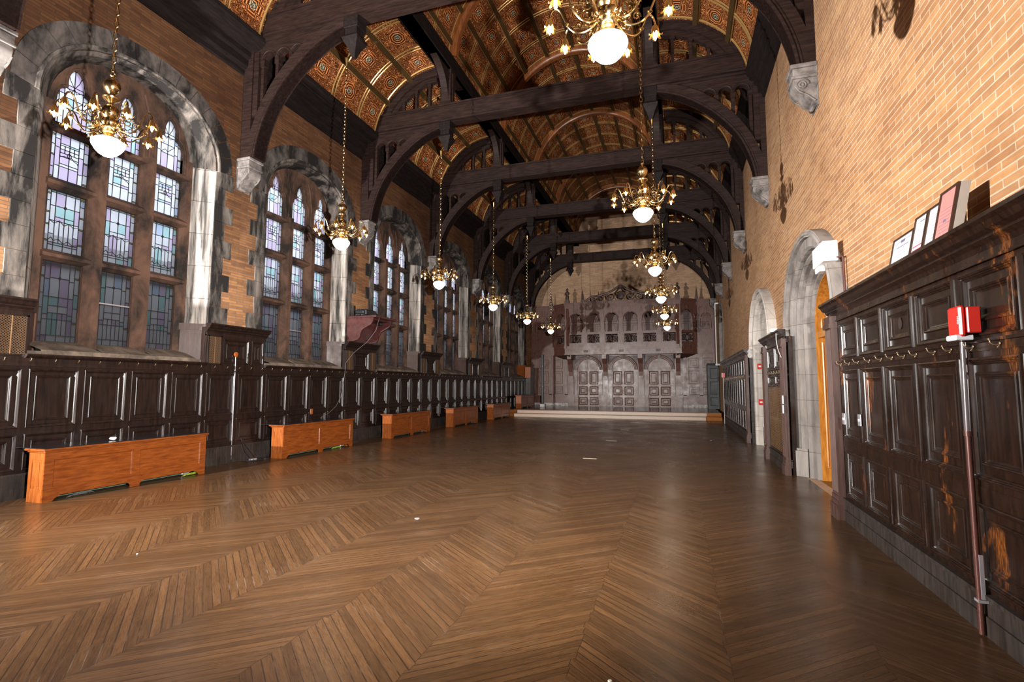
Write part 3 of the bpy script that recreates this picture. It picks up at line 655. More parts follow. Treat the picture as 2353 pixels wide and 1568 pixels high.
for wi, wc in enumerate(WC):
    t = empty('window_%d' % (wi+1), (0, wc, 0)); tag(t, 'arched stained-glass window %s, three lights with stone mullions and transoms' % ['nearest the camera', 'second from the camera', 'third from the camera', 'fourth from the camera', 'fifth from the camera', 'farthest from the camera'][wi], 'window', kind='structure')
    # tracery head
    b = MB(); outer = [(1.16, 5.33)]+ell(0, SPR, 1.16, 1.12, 0, 180, 20, .92)+[(-1.16, 5.33)]
    b.prism(outer, YZ, XG-.06, XG+.08, holes=[cusp(c)[::-1] for c in LC])
    for c in LC:
        b.tube([(XG+.085, u, v) for u, v in [(x*1.10+c*(-.10), z*1.0+(.012 if z > 5.9 else 0)) for x, z in cusp(c)]], .022, 6)
    for c in (-.3875, .3875): b.tube([(XG+.085, c+dx, z) for dx, z in ((0, 5.4), (.0, 5.9), (.06 if c < 0 else -.06, 6.25), (.14 if c < 0 else -.14, 6.5))], .03, 6)
    b.build('tracery', 'brownstone', t)
    for c in (-.3875, .3875):
        b = MB(); w = .1225; pr = [(XG-.10, -w), (XG-.10, w), (XG+.06, w), (XG+.20, .055), (XG+.20, -.055), (XG+.06, -w)]
        b.sweep(pr, 2.0, 5.42, lambda x, y, z: (x, y+c, z)); b.build('mullion', 'brownstone', t)
    for z0, z1 in ((3.31, 3.47), (4.38, 4.56), (5.27, 5.40)):
        b = MB(); m_ = (z0+z1)/2; pr = [(XG-.08, z0), (XG+.05, z0), (XG+.17, m_-.04), (XG+.17, m_+.01), (XG+.05, z1), (XG-.08, z1)]
        b.sweep(pr, -1.12, 1.12, lambda x, z, y: (x, y, z)); b.build('transom', 'brownstone', t)
    for sd in (-1, 1):
        b = MB(); b.sweep([(XG-.1, 1.04), (XG+.05, 1.04), (XG+.12, 1.10), (XG+.12, 1.2), (XG-.1, 1.2)], 1.95, SPR+.1, lambda x, y, z: (x, y*sd, z)); b.build('side_jamb', 'brownstone', t)
    # splayed reveal: side faces and arch soffit
    b = MB(); ro = ell(0, SPR, AW, AH, 0, 180, 24, .92); ri = ell(0, SPR, 1.15, 1.10, 0, 180, 24, .92)
    def ring(pr_o, xo, pr_i, xi, mb, m=0):
        k = len(pr_o); mb.add([(xo, u, v) for u, v in pr_o]+[(xi, u, v) for u, v in pr_i], [(i, i+1, k+i+1, k+i) for i in range(k-1)], m)
    mid = ell(0, SPR, AW-.05, AH-.05, 0, 180, 24, .92)
    ring(ro, XL+.0, mid, XL-.07, b); ring(mid, XL-.07, ri, XG+.05, b); ring(ri, XG+.05, ell(0, SPR, 1.15, 1.10, 0, 180, 24, .92), XG-.1, b)
    b.build('arch_soffit', 'sooty_stone', t, smooth=True)
    for sd in (-1, 1):
        b = MB(); q = [(XL, AW), (XL-.07, AW-.05), (XL-.09, AW-.075), (XG+.05, 1.15), (XG-.02, 1.15), (XG-.02, 1.62), (XL-.02, 1.62)]
        b.sweep(q, 2.60 if True else 1.9, SPR+.02, lambda x, y, z: (x, y*sd, z)); b.build('jamb_reveal', 'jamb_stone', t)
        # timber panel at the foot of the jamb
        b = MB(); q2 = [(XL+.02, AW-.03), (XG+.12, 1.12), (XG+.12, 1.5), (XL+.0, 1.6)]
        b.sweep(q2, ZS-.02, 2.56, lambda x, y, z: (x, y*sd, z))
        q3 = [(XL+.045, AW-.05), (XG+.12, 1.095), (XG+.12, 1.5), (XL+.02, 1.6)]
        b.sweep(q3, 2.50, 2.62, lambda x, y, z: (x, y*sd, z)); b.sweep(q3, ZS-.02, ZS+.06, lambda x, y, z: (x, y*sd, z))
        b.build('jamb_panel', 'screen_dark' if wi != 5 else 'oak_end', t)
    # voussoir arch on the wall face and side quoins
    b = MB(); nv = 15; rnd = random.Random(wi)
    for i in range(nv):
        a0, a1 = 180*i/nv, 180*(i+1)/nv; d = .02+.008*rnd.random()
        o1 = ell(0, SPR+.05, 1.79, 1.47, a0+.25, a1-.25, 3, .92); i1 = ell(0, SPR, AW+.0, AH+.0, a1-.25, a0+.25, 3, .92)
        b.prism(o1+i1, YZ, XL-.05, XL+d)
    b.build('voussoir_arch', 'arch_stone', t)
    b = MB(); b.tube([(XL+.012, u, v) for u, v in ell(0, SPR, AW+.045, AH+.045, 0, 180, 28, .92)], .04, 6); b.build('arch_moulding', 'sooty_stone', t, smooth=True)
    for sd in (-1, 1):
        b = MB(); z = 2.62; k = 0
        while z < SPR+.08:
            h = .30+.06*rnd.random(); z1 = min(z+h, SPR+.1); w = (1.66 if k % 2 else 1.84)+.02*rnd.random()
            b.prism([(sd*AW, z), (sd*w, z), (sd*w, z1-.006), (sd*AW, z1-.006)], YZ, XL-.05, XL+.018+.006*rnd.random()); z = z1; k += 1
        b.build('quoin_stones', 'sooty_stone', t)
    # sloping sill in three bays
    b = MB(); edges = [-1.2, -.3875, .3875, 1.2]
    for a, c in zip(edges, edges[1:]):
        i0, i1 = (a+.12 if a > -1.1 else a), (c-.12 if c < 1.1 else c)
        b.add([(XL+.06, a, ZS), (XL+.06, c, ZS), (XL+.03, c, ZS+.07), (XL+.03, a, ZS+.07), (XG+.06, i0, 2.12), (XG+.06, i1, 2.12), (XG-.1, i1, 2.12), (XG-.1, i0, 2.12)],
              [(0, 1, 2, 3), (3, 2, 5, 4), (4, 5, 6, 7), (3, 4, 7), (2, 6, 5)])
    b.box((XL+.03, -1.42, ZS-.03), (XG-.1, 1.42, ZS+.05)); b.build('sill', 'sill_stone', t)
    for r in ROWS:
        for ci, c in enumerate(LC):
            o = link('leaded_light', LM[(r, ci)], t, (XG, c, r[0]), PI/2)
    b = MB(); b.box((XG+.012, LC[1]-HB, 2.78), (XG-.012, LC[1]+HB, 2.80)); b.build('hopper_bar', 'plate_metal', t)

# ------------------------------------------------------------------ left wainscot
def wains_left():
    p6 = S/6
    n = 0
    Yp0 = 7.2387-S*2     # start of pier panel units
    k = 0
    while True:
        y0 = Yp0+k*S
        if y0 > 27.0: break
        # one bay: ledge part (4 columns) then pier part (2 columns); local x runs along +Y
        t = empty('wall_panelling', (-8.25, y0, 0), PI/2); tag(t, 'raised dark oak pier panelling %s' % (['behind the camera', 'cut by the left edge, with a pierced grille', 'between first and second windows', 'under the maroon projector shelf', 'between third and fourth windows', 'between fourth and fifth windows', 'between fifth and sixth windows', 'past the last window'][k] if k < 8 else 'at the end'), 'panelling')
        L1 = 1.43
        cols = 2
        b = MB(); b.box((0, .03, 0), (L1, .12, 2.56)); b.box((0, 0, 1.84), (L1, .03, 1.87)); b.build('backing', 'panel_wood', t)
        for c in range(cols):
            w = L1/2
            panel(t, c*w, .33, w, .55, 'panel_wood'); panel(t, c*w, .88, w, .86, 'panel_wood')
        b = MB(); b.box((0, -.02, 0), (L1, 0, .14)); b.box((0, -.012, .14), (L1, .04, .33)); b.box((0, -.03, .30), (L1, 0, .33)); b.build('plinth', 'plinth_wood', t)
        b = MB(); b.box((0, -.012, 1.74), (L1, .04, 1.86)); b.box((0, -.022, 1.735), (L1, 0, 1.755)); b.build('hook_rail', 'panel_wood', t)
        b = MB(); b.box((0, -.01, 2.40), (L1, .04, 2.46)); b.build('frieze', 'panel_wood', t)
        cornice(t, -.02, L1+.02, 2.455, 'panel_wood')
        g1, g2 = (.03, .33), (1.10, 1.40)
        gr = [g1] if k == 2 else [g1, g2]
        if k == 1: gr = [(.06, .34), (1.06, 1.42)]
        b = MB(); xs = [0]+[v for g in gr for v in g]+[L1]
        for q in range(0, len(xs)-1, 2):
            if k != 2 and q == 2: continue
            if k == 2 and q == 2: continue
            if q > 0 and k == 2: continue
            b.box((xs[q], 0, 1.86), (min(xs[q+1], L1), .035, 2.42))
        b.build('pier_stile', 'panel_wood', t)
        for a, c in gr:
            if c > L1: continue
            b = MB(); b.box((a, -.018, 1.87), (a+.022, 0, 2.41)); b.box((c-.022, -.018, 1.87), (c, 0, 2.41)); b.box((a, -.018, 1.87), (c, 0, 1.89)); b.box((a, -.018, 2.39), (c, 0, 2.41))
            b.build('grille_frame', 'panel_wood', t)
            b = MB(); w = c-a-.044; h = .50; nx, nz = max(5, int(w/.034)), 15; dx, dz = w/nx, h/nz
            for i in range(nx):
                for j in range(nz):
                    cx, cz = a+.022+(i+.5)*dx, 1.89+(j+.5)*dz
                    r = [(cx+dx*.5*cos(PI/6+PI/3*q), cz+dz*.56*sin(PI/6+PI/3*q)) for q in range(6)]; r2 = [(cx+dx*.31*cos(PI/6+PI/3*q), cz+dz*.36*sin(PI/6+PI/3*q)) for q in range(6)]
                    b.add([(x, -.010, z) for x, z in r]+[(x, -.010, z) for x, z in r2], [(q, (q+1) % 6, 6+(q+1) % 6, 6+q) for q in range(6)])
            b.box(((a+c)/2-.004, -.014, 1.89), ((a+c)/2+.004, -.006, 2.39)); b.build('pierced_grille', 'grille_brass', t)
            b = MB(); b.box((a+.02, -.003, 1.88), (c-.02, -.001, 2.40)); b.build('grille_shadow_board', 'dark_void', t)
        if k == 2: panel(t, .33, 1.86, .69, .54, 'panel_wood', y=-.001); panel(t, 1.02, 1.86, .38, .54, 'panel_wood', y=-.001)
        else:
            if L1 > 1.1: panel(t, gr[0][1], 1.86, gr[1][0]-gr[0][1], .54, 'panel_wood')
        # ledge part
        y1 = y0+1.43; L2 = S-1.43
        if y1 < 27.0:
            L2 = min(L2, 27.85-y1)
            t2 = empty('wall_panelling', (-8.25, y1, 0), PI/2); tag(t2, 'low dark oak panelling on the left wall %s' % (['behind the camera', 'under the first window', 'under the second window', 'under the third window', 'under the fourth window', 'under the fifth window', 'under the farthest window', 'at the end'][k]), 'panelling')
            b = MB(); b.box((0, .03, 0), (L2, .12, 1.84)); b.build('backing', 'panel_wood', t2)
            nc = 4 if L2 > 2.5 else max(1, int(L2/.68)); w = L2/nc
            for c in range(nc): panel(t2, c*w, .33, w, .55, 'panel_wood'); panel(t2, c*w, .88, w, .86, 'panel_wood')
            b = MB(); b.box((0, -.02, 0), (L2, 0, .14)); b.box((0, -.012, .14), (L2, .04, .33)); b.box((0, -.03, .30), (L2, 0, .33)); b.build('plinth', 'plinth_wood', t2)
            b = MB(); b.box((0, -.012, 1.74), (L2, .04, 1.86)); b.box((0, -.022, 1.735), (L2, 0, 1.755)); b.build('hook_rail', 'panel_wood', t2)
            b = MB(); b.sweep([(0, 1.84), (-.035, 1.845), (-.06, 1.865), (-.07, 1.885), (-.07, 1.90), (.3, 1.90), (.3, 1.84)], -.03, L2+.0, lambda a, c, x: (x, a, c)); b.build('ledge', 'panel_wood', t2)
        k += 1
wains_left()

# coat hooks
def hook_mesh():
    b = MB(); b.lathe([(.012, 0), (.014, .004), (.010, .008)], n=8)
    vs = [(v[0], -v[2], v[1]) for v in b.v]; b.v = vs
    b.tube([(0, -.006, 0), (0, -.02, -.012), (0, -.045, -.012), (0, -.065, .004), (0, -.074, .030)], [.006, .0055, .005, .005, .0055], 6)
    b.lathe([(.002, -.008), (.009, -.004), (.010, 0), (.007, .006), (.001, .008)], (0, -.075, .036), 8)
    b.tube([(0, -.006, 0), (0, -.014, -.028), (0, -.022, -.034)], [.005, .005, .006], 6)
    b.v = [(v[0]*.68, v[1]*.68, v[2]*.68) for v in b.v]
    me = bpy.data.meshes.new('coat_hook'); me.from_pydata(b.v, [], b.f); me.materials.append(MAT['brass_dull']); me.polygons.foreach_set('use_smooth', [True]*len(me.polygons)); me.update(); return me
HM = hook_mesh()
def where_left(y):
    for i in range(7):
        yp = 7.2387+(i-1)*S
        if yp <= y < yp+1.43: return 'on the raised pier panelling %s' % ['at the left edge', 'between first and second windows', 'between second and third windows', 'between third and fourth windows', 'between fourth and fifth windows', 'between fifth and sixth windows', 'past the last window'][i]
        if yp+1.43 <= y < yp+S: return 'on the rail under the %s window' % ['first', 'second', 'third', 'fourth', 'fifth', 'sixth', 'last'][i]
    return 'on the rail near the left edge'
y = 4.27
while y < 27.6:
    o = link('coat_hook', HM, None, (-8.263, y, 1.812), PI/2); w = where_left(y); tag(o, 'small brass coat hook '+w, 'coat hook', 'brass hooks '+w); y += .2863

# ------------------------------------------------------------------ radiator covers
def radiator_cover():   # local: x along +Y, front toward -y, back to +y
    L, H, D = 2.344, .678, .30; t = empty('radiator_cover')
    b = MB(); b.bevbox((-.03, -.03, H-.035), (L+.03, D+.06, H-.006), .006); b.bevbox((-.015, -.015, H-.055), (L+.015, D+.02, H-.035), .005); b.build('top_rail', 'oak_orange', t)
    b = MB(); b.box((-.02, -.02, H-.006), (L+.02, D+.26, H+.002)); b.build('dark_top', 'stone_top', t)
    b = MB()
    out = [(0, 0), (.11, 0), (.14, .035), (.20, .07), (1.06, .07), (1.10, .035), (1.10, 0), (1.24, 0), (1.24, .035), (1.29, .07), (L-.20, .07), (L-.14, .035), (L-.11, 0), (L, 0), (L, H-.05), (0, H-.05)]
    ho = [[(.10, .17), (1.12, .17), (1.12, .535), (.10, .535)], [(1.22, .17), (L-.10, .17), (L-.10, .535), (1.22, .535)]]
    b.prism(out, XZ, 0, .022, holes=ho); b.build('front_frame', 'oak_orange', t)
    for h in ho:
        x0, x1 = h[0][0], h[1][0]; b = MB(); vs_, fs_ = cell_mesh(x1-x0, .365, [(0, -.001), (.006, -.001), (.016, -.012), (.02, -.014)]); b.add([(x+x0, y, z+.17) for x, y, z in vs_], fs_); b.build('front_panel', 'oak_orange', t)
    for x0, nm in ((0, 'end_panel'), (L-.022, 'end_panel')):
        b = MB(); b.prism([(0.022, 0), (D, 0), (D, H-.05), (.022, H-.05)], lambda u, v, d: (d, u, v), x0, x0+.022, holes=[[(.07, .17), (D-.06, .17), (D-.06, .53), (.07, .53)]])
        b.prism([(.07, .17), (D-.06, .17), (D-.06, .53), (.07, .53)], lambda u, v, d: (d, u, v), x0+.008, x0+.016); b.prism([(.10, .20), (D-.09, .20), (D-.09, .50), (.10, .50)], lambda u, v, d: (d, u, v), x0+.002, x0+.02)
        b.build(nm, 'oak_end', t)
    return t
def radiator():
    t = empty('radiator'); b = MB(); b.tube([(.2, .16, .045), (2.1, .16, .045)], .026, 10); b.tube([(.2, .22, .10), (2.1, .22, .10)], .02, 8); b.build('pipe', 'radiator_green', t)
    b = MB()
    for i in range(40): x = .25+i*.046; b.box((x, .11, .08), (x+.006, .25, .34))
    b.build('fins', 'radiator_green', t)
    b = MB(); b.bevbox((2.0, .09, .02), (2.14, .2, .085), .01); b.build('valve_box', 'plate_metal', t); return t
rc0, rd0 = radiator_cover(), radiator()
wn = ['first window, nearest the camera', 'second window', 'third window', 'fourth window', 'fifth window', 'farthest window, up on the dais']
for i in range(6):
    y = 4.48+i*S; z = 0.0 if i < 5 else .306; Ls = 1.0
    rc = rc0 if i == 0 else dup(rc0); rc.location = (-7.667, y, z); rc.rotation_euler.z = PI/2; tag(rc, 'orange oak radiator cover with two front panels under the '+wn[i], 'radiator cover', 'oak radiator covers along the left wall')
    rd = rd0 if i == 0 else dup(rd0); rd.location = (-7.667, y, z); rd.rotation_euler.z = PI/2; tag(rd, 'green radiator pipe below the oak cover under the '+wn[i], 'radiator', 'green radiators inside the oak covers')
# loose cables under the covers
for i, (dy, c, lb) in enumerate([(0.30, 'cable_grey', 'coil of pale grey cable poking out at the near end of the first radiator cover'), (1.95, 'cable_yellow', 'yellow green wires at the far end of the first radiator cover'), (S+1.6, 'cable_yellow', 'yellow green wires under the second radiator cover')]):
    b = MB(); rnd = random.Random(i)
    for q in range(5):
        p = [(-7.70-.012*j*rnd.random(), 4.48+dy+.055*j-.02+.05*rnd.random(), .012+.03*rnd.random()*(1 if 0 < j < 6 else 0)) for j in range(7)]; b.tube(p, .004, 5)
    tag(b.build('cable_bundle', c, smooth=True), lb, 'cable')

# ------------------------------------------------------------------ right wainscot (local x runs along -Y, outward -X)
def wains_right(y_hi, y_lo, cols, label, pil_hi=True, pil_lo=False, grille=False, mt='panel_wood_right', name='wall_panelling'):
    L = y_hi-y_lo; t = empty(name, (1.75, y_hi, 0), -PI/2); tag(t, label, 'panelling')
    x0 = .26 if pil_hi else 0.0; x1 = L-(.26 if pil_lo else 0.0)
    b = MB(); b.box((0, .03, 0), (L, .10 if grille else .18, 2.34)); b.build('backing', mt, t)
    w = (x1-x0)/cols
    if grille:
        panel(t, x0, 1.80, (x1-x0)/2, .44, mt); panel(t, (x0+x1)/2, 1.80, (x1-x0)/2, .44, mt); panel(t, x0, 1.52, (x1-x0)/2, .16, mt); panel(t, (x0+x1)/2, 1.52, (x1-x0)/2, .16, mt)
        panel(t, x0, .08, (x1-x0)/2, .18, mt); panel(t, (x0+x1)/2, .08, (x1-x0)/2, .18, mt)
        b = MB(); a, c = x0+.12, x1-.12
        b.box((x0, 0, .25), (a, .04, 1.52)); b.box((c, 0, .25), (x1, .04, 1.52))
        b.box((a-.03, -.02, .28), (a, 0, 1.50)); b.box((c, -.02, .28), (c+.03, 0, 1.50)); b.box((a-.03, -.02, .26), (c+.03, 0, .30)); b.box((a-.03, -.02, 1.47), (c+.03, 0, 1.50)); b.build('grille_frame', mt, t)
        b = MB()
        for j in range(38): z = .31+j*.0305; b.box((a, -.014, z), (c, -.004, z+.012))
        for i in range(14): x = a+(c-a)*i/13; b.box((x-.006, -.010, .30), (x+.006, -.006, 1.47))
        b.build('ventilation_grille', 'grille_brass', t)
    else:
        for c in range(cols):
            panel(t, x0+c*w, .25, w, .57, mt); panel(t, x0+c*w, .885, w, .825, mt); panel(t, x0+c*w, 1.765, w, .475, mt)
    b = MB(); b.box((x0, -.006, 1.71), (x1, .04, 1.765)); b.box((x0, -.024, 1.762), (x1, .04, 1.780)); b.build('hook_rail', mt, t)
    b = MB(); b.box((x0, -.004, .82), (x1, .04, .885)); b.build('middle_rail', mt, t)
    b = MB(); b.box((0, -.03, 0), (L, 0, .12)); b.box((0, -.018, .12), (L, .04, .235)); b.box((0, -.035, .225), (L, .04, .25)); b.build('plinth', 'plinth_wood', t)
    b = MB(); b.box((0, -.01, 2.235), (L, .04, 2.34)); b.box((0, -.022, 2.235), (L, 0, 2.25)); b.build('frieze', mt, t)
    cornice(t, -.05, L+.0, 2.30, mt, .97)
    if pil_hi: pilaster(t, .0, .24, 2.30, .07, 'screen_dark', ret=-1)
    if pil_lo: pilaster(t, L-.24, L, 2.30, .07, 'screen_dark', ret=1)
    return t
wains_right(7.0, -2.57, 14, 'dark worn oak panelling on the right wall, nearest the camera, with fluted end pilaster')
wains_right(12.0, 9.76, 2, 'dark oak panelling bay with tall ventilation grille between the two stone doorways', True, True, True)
wains_right(23.0, 14.85, 12, 'dark oak panelling on the right wall beyond the second doorway', False, True)
def hook_r(y, w, g): o = link('coat_hook', HM, None, (1.738, y, 1.742), -PI/2); o.scale = (1.0,)*3; tag(o, 'brass coat hook '+w, 'coat hook', g)
HY = [6.62, 6.33, 6.05, 5.72, 5.42, 5.17, 4.92, 4.70, 4.40, 4.17, 3.90, 3.62]
names = ['beside the fluted end pilaster', 'second from the end pilaster', 'third from the end pilaster', 'below the second small upper panel', 'fifth from the end pilaster', 'below the oval mark', 'seventh from the end pilaster', 'eighth from the end pilaster', 'just left of the red fire alarm', 'partly hidden by the red alarm pipe', 'just right of the red fire alarm pipe', 'at the right edge of the view']
for yy, w in zip(HY, names): hook_r(yy, 'on the near right panelling, '+w, 'brass hooks on the near right panelling')
for i in range(6): hook_r(10.15+i*.27, 'on the panelling between the two doorways', 'brass hooks between the two doorways')
for i in range(27): hook_r(15.3+i*.285, 'on the far right panelling beyond the second doorway', 'brass hooks on the far right panelling')

# ------------------------------------------------------------------ stone doorways
def ring2(pa, xa, pb, xb, mb):
    k = len(pa); mb.add([(xa, u, v) for u, v in pa]+[(xb, u, v) for u, v in pb], [(i, i+1, k+i+1, k+i) for i in range(k-1)])
for di, dc in enumerate(DC):
    near = di == 0
    t = empty('door_%d' % (di+1), (0, dc, 0)); tag(t, ['wide grey limestone doorway arch with stepped mouldings and oak door', 'narrower looking pale limestone doorway arch further along the right wall'][di], 'doorway', kind='structure')
    P = lambda a, h: gothic(0, a, 2.50, h, 0)
    m_ = 'grey_limestone' if near else 'limestone'; ms = m_
    steps = [(a_, a_*.81, x_) for a_, x_ in ((1.28, 1.84), (1.245, 1.88), (1.24, 1.95), (1.18, 1.915), (1.14, 1.91), (1.105, 1.95), (1.10, 2.03), (1.04, 1.99), (1.00, 1.985), (.965, 2.03), (.96, 2.10), (.90, 2.065), (.86, 2.07), (.835, 2.13))]
    b = MB()
    for (a0, h0, x0), (a1, h1, x1) in zip(steps, steps[1:]): ring2(P(a0, h0), x0, P(a1, h1), x1, b)
    b.build('moulded_reveal', m_, t)
    b = MB(); o_, i_ = P(1.46, 1.20), P(1.28, 1.037)
    b.prism(o_+i_[::-1], YZ, 1.84, XR+.02); b.build('arch_face', ms, t)
    b = MB(); oo, ii = gothic(0, 1.54, 2.50, 1.27, 2.42), gothic(0, 1.44, 2.50, 1.17, 2.42)
    b.prism(oo+ii[::-1], YZ, 1.79, 1.95); b.tube([(1.79, u, v) for u, v in gothic(0, 1.49, 2.50, 1.22, 2.42)], .028, 6); b.build('hood_mould', 'grey_limestone' if near else 'limestone', t, smooth=True)
    for sd in (-1, 1):
        b = MB(); b.lathe([(.02, -.12), (.06, -.09), (.085, -.03), (.07, .02), (.095, .06), (.05, .12), (.02, .13)], (1.80, sd*1.46, 2.32), 9); b.build('label_stop', 'dirty_white', t)
        b = MB(); b.sweep([(1.825, 1.30), (1.825, 1.20), (1.98, 1.07), (1.98, 1.30)], 0, .42, lambda x, y, z: (x, sd*y, z)); b.sweep([(1.832, 1.29), (1.832, 1.21), (1.98, 1.08), (1.98, 1.29)], .42, .46, lambda x, y, z: (x, sd*y, z)); b.build('jamb_base', m_, t)
    # oak door, frame and transom
    b = MB(); o_, i_ = P(.87, .705), P(.825, .665); b.prism(o_+i_[::-1], YZ, 2.12, 2.80); b.box((2.14, -.84, 2.26), (2.80, .84, 2.36))
    for sd in (-1, 1):
        for z0, z1 in ((2.42, 2.90), (.2, 2.2)): vs_, fs_ = cell_mesh(.42, z1-z0, [(0, 0), (.015, .010), (.04, -.004), (.06, -.004)]); b.add([(2.20+x, sd*(.823+y), z0+z) for x, y, z in vs_], fs_)
    b.build('door_frame', 'oak_door' if near else 'limestone', t)
    for sd in (-1, 1):
        b = MB(); b.prism([(sd*.01, .01), (sd*.82, .01), (sd*.82, 2.28), (sd*.01, 2.28)], YZ, 2.72, 2.78)
        for z0, z1 in ((.15, .95), (1.08, 2.12)): vs_, fs_ = cell_mesh(.62, z1-z0, [(0, 0), (.02, .008), (.05, -.01), (.10, -.01), (.13, .006)]); b.add([(2.718+y, (x+.10)*sd, z+z0) for x, y, z in vs_], fs_)
        b.build('door_leaf', 'oak_door', t)
    b = MB(); b.prism(gothic(0, .82, 2.50, .66, 2.36), YZ, 2.72, 2.76); b.build('transom_panel', 'oak_door', t)

t = empty('wall_niche', (0, 26.0, 0)); tag(t, 'tall dark arched opening high in the far right wall', 'opening')
b = MB(); o_, i_ = gothic(0, 1.20, 4.2, 1.25, 2.45), gothic(0, 1.04, 4.2, 1.09, 2.45); b.prism(o_+i_[::-1], YZ, XR-.02, XR+.5); b.build('stone_surround', 'grey_limestone', t)
b = MB(); b.box((XR+.5, -1.3, 2.3), (XR+.56, 1.3, 5.6)); b.build('dark_recess', 'dark_void', t)

# ------------------------------------------------------------------ chandeliers
def chandelier():
    t = empty('chandelier')
    b = MB(); z0 = .96; z1 = 3.66; n = int((z1-z0)/.070)
    for i in range(n):
        z = z0+(z1-z0)*(i+.5)/n; h = (z1-z0)/n*.66; w = .021; a = PI/2*(i % 2)+.3
        p = [(w*cos(q)*cos(a), w*cos(q)*sin(a), z+h*sin(q)) for q in [2*PI*j/8 for j in range(8)]]; b.tube(p, .0052, 4, closed=True)
    b.build('chain', 'brass', t, smooth=True)
    b = MB(); b.lathe([(.004, 3.62), (.012, 3.66), (.03, 3.72), (.042, 3.78), (.034, 3.79)], n=14); b.build('ceiling_cap', 'petal_brass', t, smooth=True)
    b = MB(); b.lathe([(.01, .965), (.026, .955), (.028, .94), (.014, .925), (.016, .905), (.055, .885), (.078, .85), (.084, .815), (.074, .775), (.045, .74), (.026, .72), (.028, .705), (.075, .695), (.084, .68), (.078, .665), (.04, .645), (.022, .625), (.024, .605),
                       (.05, .59), (.075, .56), (.088, .52), (.078, .47), (.052, .44), (.055, .43), (.098, .415), (.108, .39), (.10, .355), (.07, .32), (.045, .30)], n=20)
    b.tube([(.02*cos(q), 0, .975+.02*sin(q)) for q in [2*PI*j/10 for j in range(10)]], .005, 5, closed=True)
    b.build('baluster_stem', 'brass', t, smooth=True)
    b = MB(); b.lathe([(.05, .325), (.055, .31), (.05, .30), (.058, .285), (.045, .27), (.05, .255), (.065, .235), (.085, .222), (.09, .21)], n=18); b.build('bowl_fitter', 'petal_brass', t, smooth=True)
    b = MB(); b.lathe([(.085, .215), (.12, .20), (.148, .175), (.156, .15), (.148, .125), (.118, .075), (.085, .04), (.045, .015), (.012, .004)], n=24); b.build('glass_bowl', 'bowl_glass', t, smooth=True)
    b = MB()
    if True:
        a = .31; ca, sa = cos(a), sin(a)
        for cr, cz, r0, tw in ((.17, .47, .062, 1), (.14, .33, .045, -1), (.235, .40, .035, 1)):
            p = []
            for j in range(18): q = j*.5; rr = r0*(1-j/21); x = cr+rr*cos(q*tw); p.append((x*ca, x*sa, cz+rr*sin(q*tw)))
            b.tube(p, .0055, 4)
    scr = b
    arm = MB(); pts = [(x, 0, z) for x, z in crv([(p[0], p[2]) for p in [(.08, 0, .36), (.12, 0, .315), (.18, 0, .285), (.245, 0, .29), (.30, 0, .335), (.335, 0, .405), (.365, 0, .475), (.40, 0, .515), (.435, 0, .505), (.455, 0, .465), (.458, 0, .44)]], 3)]
    arm.tube(pts, .0085, 6); arm.lathe([(.008, -.012), (.02, -.006), (.022, 0), (.02, .006), (.008, .012)], (.32, 0, .37), 8)
    sh = MB()
    for q in range(6):
        a = 2*PI*q/6; pr = [(.012, 0), (.024, -.03), (.028, -.065), (.038, -.09), (.056, -.10), (.062, -.088)]; w = [.010, .017, .018, .014, .009, .004]
        vs_ = []
        for (r, z), ww in zip(pr, w):
            for s_ in (-1, 1): vs_.append((.458+r*cos(a)-s_*ww*sin(a), r*sin(a)+s_*ww*cos(a), .44+z))
        sh.add(vs_, [(2*i, 2*i+1, 2*i+3, 2*i+2) for i in range(5)])
    sh.lathe([(.010, 0), (.016, -.012), (.013, -.03)], (.458, 0, .442), 8)
    bu = MB(); bu.lathe([(.010, -.03), (.013, -.05), (.0165, -.075), (.0145, -.105), (.006, -.13), (.001, -.136)], (.458, 0, .44), 10)
    am = None
    for i in range(10):
        a = 2*PI*i/10
        if i == 0:
            A = arm.build('arm', 'brass', t, smooth=True); B = sh.build('tulip_shade', 'petal_brass', A, smooth=True, fix=False); D = bu.build('candle_bulb', 'bulb_lit', A, smooth=True); scr.build('scrollwork', 'brass', A, smooth=True); am = A
        else:
            A = am.copy(); C.objects.link(A); A.parent = t
            for ch in am.children: d = ch.copy(); C.objects.link(d); d.parent = A
        A.rotation_euler.z = a
    return t
ch0 = chandelier(); kk = 0
pos = ['nearest', 'second nearest', 'third', 'fourth', 'fifth', 'farthest']
for side, x in (('left', -5.96), ('right', -.466)):
    for i in range(6):
        t = ch0 if kk == 0 else dup(ch0); kk += 1
        t.location = (x, T(i), 4.0); t.rotation_euler.z = .37*kk
        tag(t, 'brass chandelier with glowing white bowl, %s in the %s row%s' % (pos[i], side, ', cut off on top' if (i == 0 and side == 'right') else ''), 'chandelier', 'brass chandeliers in the %s row' % side)
        if side == 'right' and i == 0:
            for A in t.children:
                if A.name.startswith('arm'):
                    w = (A.rotation_euler.z+t.rotation_euler.z) % (2*PI)
                    if abs(w-R(285)) < R(18):
                        for d in A.children:
                            if d.name.startswith('candle_bulb'):
                                d.data = d.data.copy(); d.data.materials[0] = MAT['bulb_off']; d['label'] = 'unlit white candle bulb'

